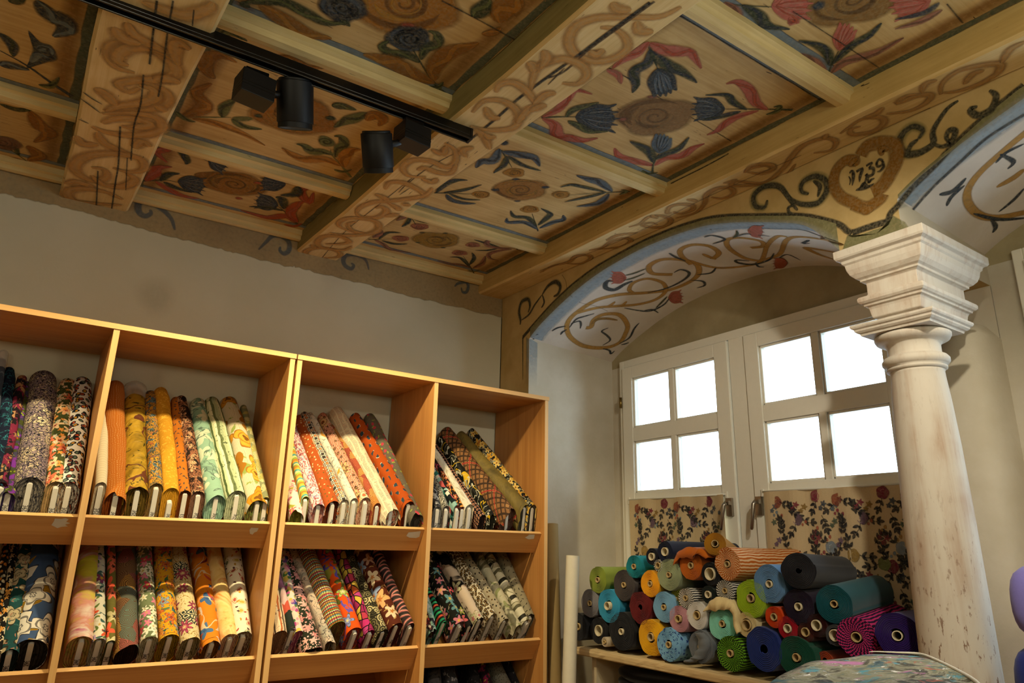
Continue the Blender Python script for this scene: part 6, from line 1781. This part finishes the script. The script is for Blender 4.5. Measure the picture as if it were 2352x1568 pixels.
    m = MB(); m.smooth = True; m.tube([V((2.925, y0-.006, zt+.001)), V((2.925, y1+.006, zt+.001))], .0045, 10); m.build('curtain_rod', M_WHITEWIN, T)
    m = MB(); m.box(2.925, 2.935, y0-.014, y0-.004, zt-.02, zt+.014); m.build('rod_bracket', M_WHITEWIN, T)
    m = MB(); m.box(2.925, 2.935, y1+.004, y1+.014, zt-.02, zt+.014); m.build('rod_bracket', M_WHITEWIN, T)
curtain(2.345, 3.022, 'floral beige half curtain on the sash farther from the column')
curtain(1.405, 2.115, 'floral beige half curtain on the sash partly behind the column')
# ---------------------------------------------------------------- display table with a painterly printed cloth in the foreground
T = thing('printed_cloth', (1.75, .85, -.30), 'watercolour floral cloth with a white hem laid out at the bottom edge', 'cloth')
ZC_ = -.232
edge_px = [(1640, 1600), (1715, 1580), (1760, 1566), (1791, 1546), (1830, 1528), (1863, 1514), (1905, 1510), (1950, 1505), (1985, 1499), (2010, 1497), (2060, 1499), (2100, 1501), (2125, 1506), (2160, 1521), (2200, 1541), (2240, 1565), (2275, 1600)]
bk = [on_c(*q) if False else ray(*q)*(ZC_/ray(*q).z) for q in catmull(edge_px, 4)]
m = MB(); m.smooth = True
ctr = V((1.15, .45, ZC_)); rows = []
NR = 12
for j in range(NR+1):
    f = j/NR; row = []
    for i, p in enumerate(bk):
        q = p+(ctr-p)*f*.75
        b = .010*noise.noise(V((q.x*5, q.y*5, 2)))*min(1, f*4)+.004*noise.noise(V((q.x*16, q.y*16, 5)))*min(1, f*6)
        row.append(V((q.x, q.y, ZC_+b-(.0 if j else .004))))
    rows.append(row)
skirt = [V((p.x, p.y, ZC_-.09)) for p in bk]
uvf = lambda i, j: ([skirt]+rows)[i][j].to_2d()[:]
m.loft([skirt]+rows, False, False, False, uvf)
g = G('watercolour floral cloth', .8, .2); uv = g.uvc
q = g.map(uv, rot=(0, 0, .6), sc=(1, 1.6, 1))
c = g.ramp(g.noise(q, 8, 5, .65, .9), [(.32, '#26363c'), (.40, '#4f6a70'), (.46, '#958c62'), (.52, '#b0a88c'), (.57, '#5c4c24'), (.63, '#2c261c'), (.72, '#8c7c70')])
c = g.mix(.35, c, '#3c4640')
c = g.mix(g.step(g.noise(g.map(q, loc=(3, 1, 0)), 9, 4, .6, .7), .56, .66), c, '#4f8c98')
c = g.mix(g.step(g.noise(g.map(q, loc=(7, 4, 0)), 13, 4, .6, .7), .60, .68), c, '#b4709c')
c = g.mix(g.step(g.noise(g.map(q, loc=(1, 9, 0)), 17, 4, .6, .5), .62, .70), c, '#a8583c')
c = g.mix(g.step(g.noise(g.map(q, loc=(5, 2, 0)), 24, 5, .7, .5), .60, .66), c, '#ddd8d0')
m.build('cloth', g.done(c), T)
m = MB(); m.smooth = True; k0 = 34
m.tube([p+V((0, 0, .001)) for p in bk[k0:]], [.001+.003*min(1, i/14) for i in range(len(bk)-k0)], 8); tag(m.build('hem', M_CARD, T), 'white hem')
T = thing('display_table', (1.5, .6, -EYE), 'display table under the watercolour cloth', 'table')
m = MB(); m.loft([[V((p.x*.985, p.y*.985, z)) for p in bk]+[V((.9, .3, z))] for z in (ZC_-.10, ZC_-.03)]); m.build('top', M_BEECH_X, T)
m = MB(); m.box(1.35, 1.6, .55, .75, -EYE, ZC_-.10); m.build('pedestal', M_BEECH_Z, T)
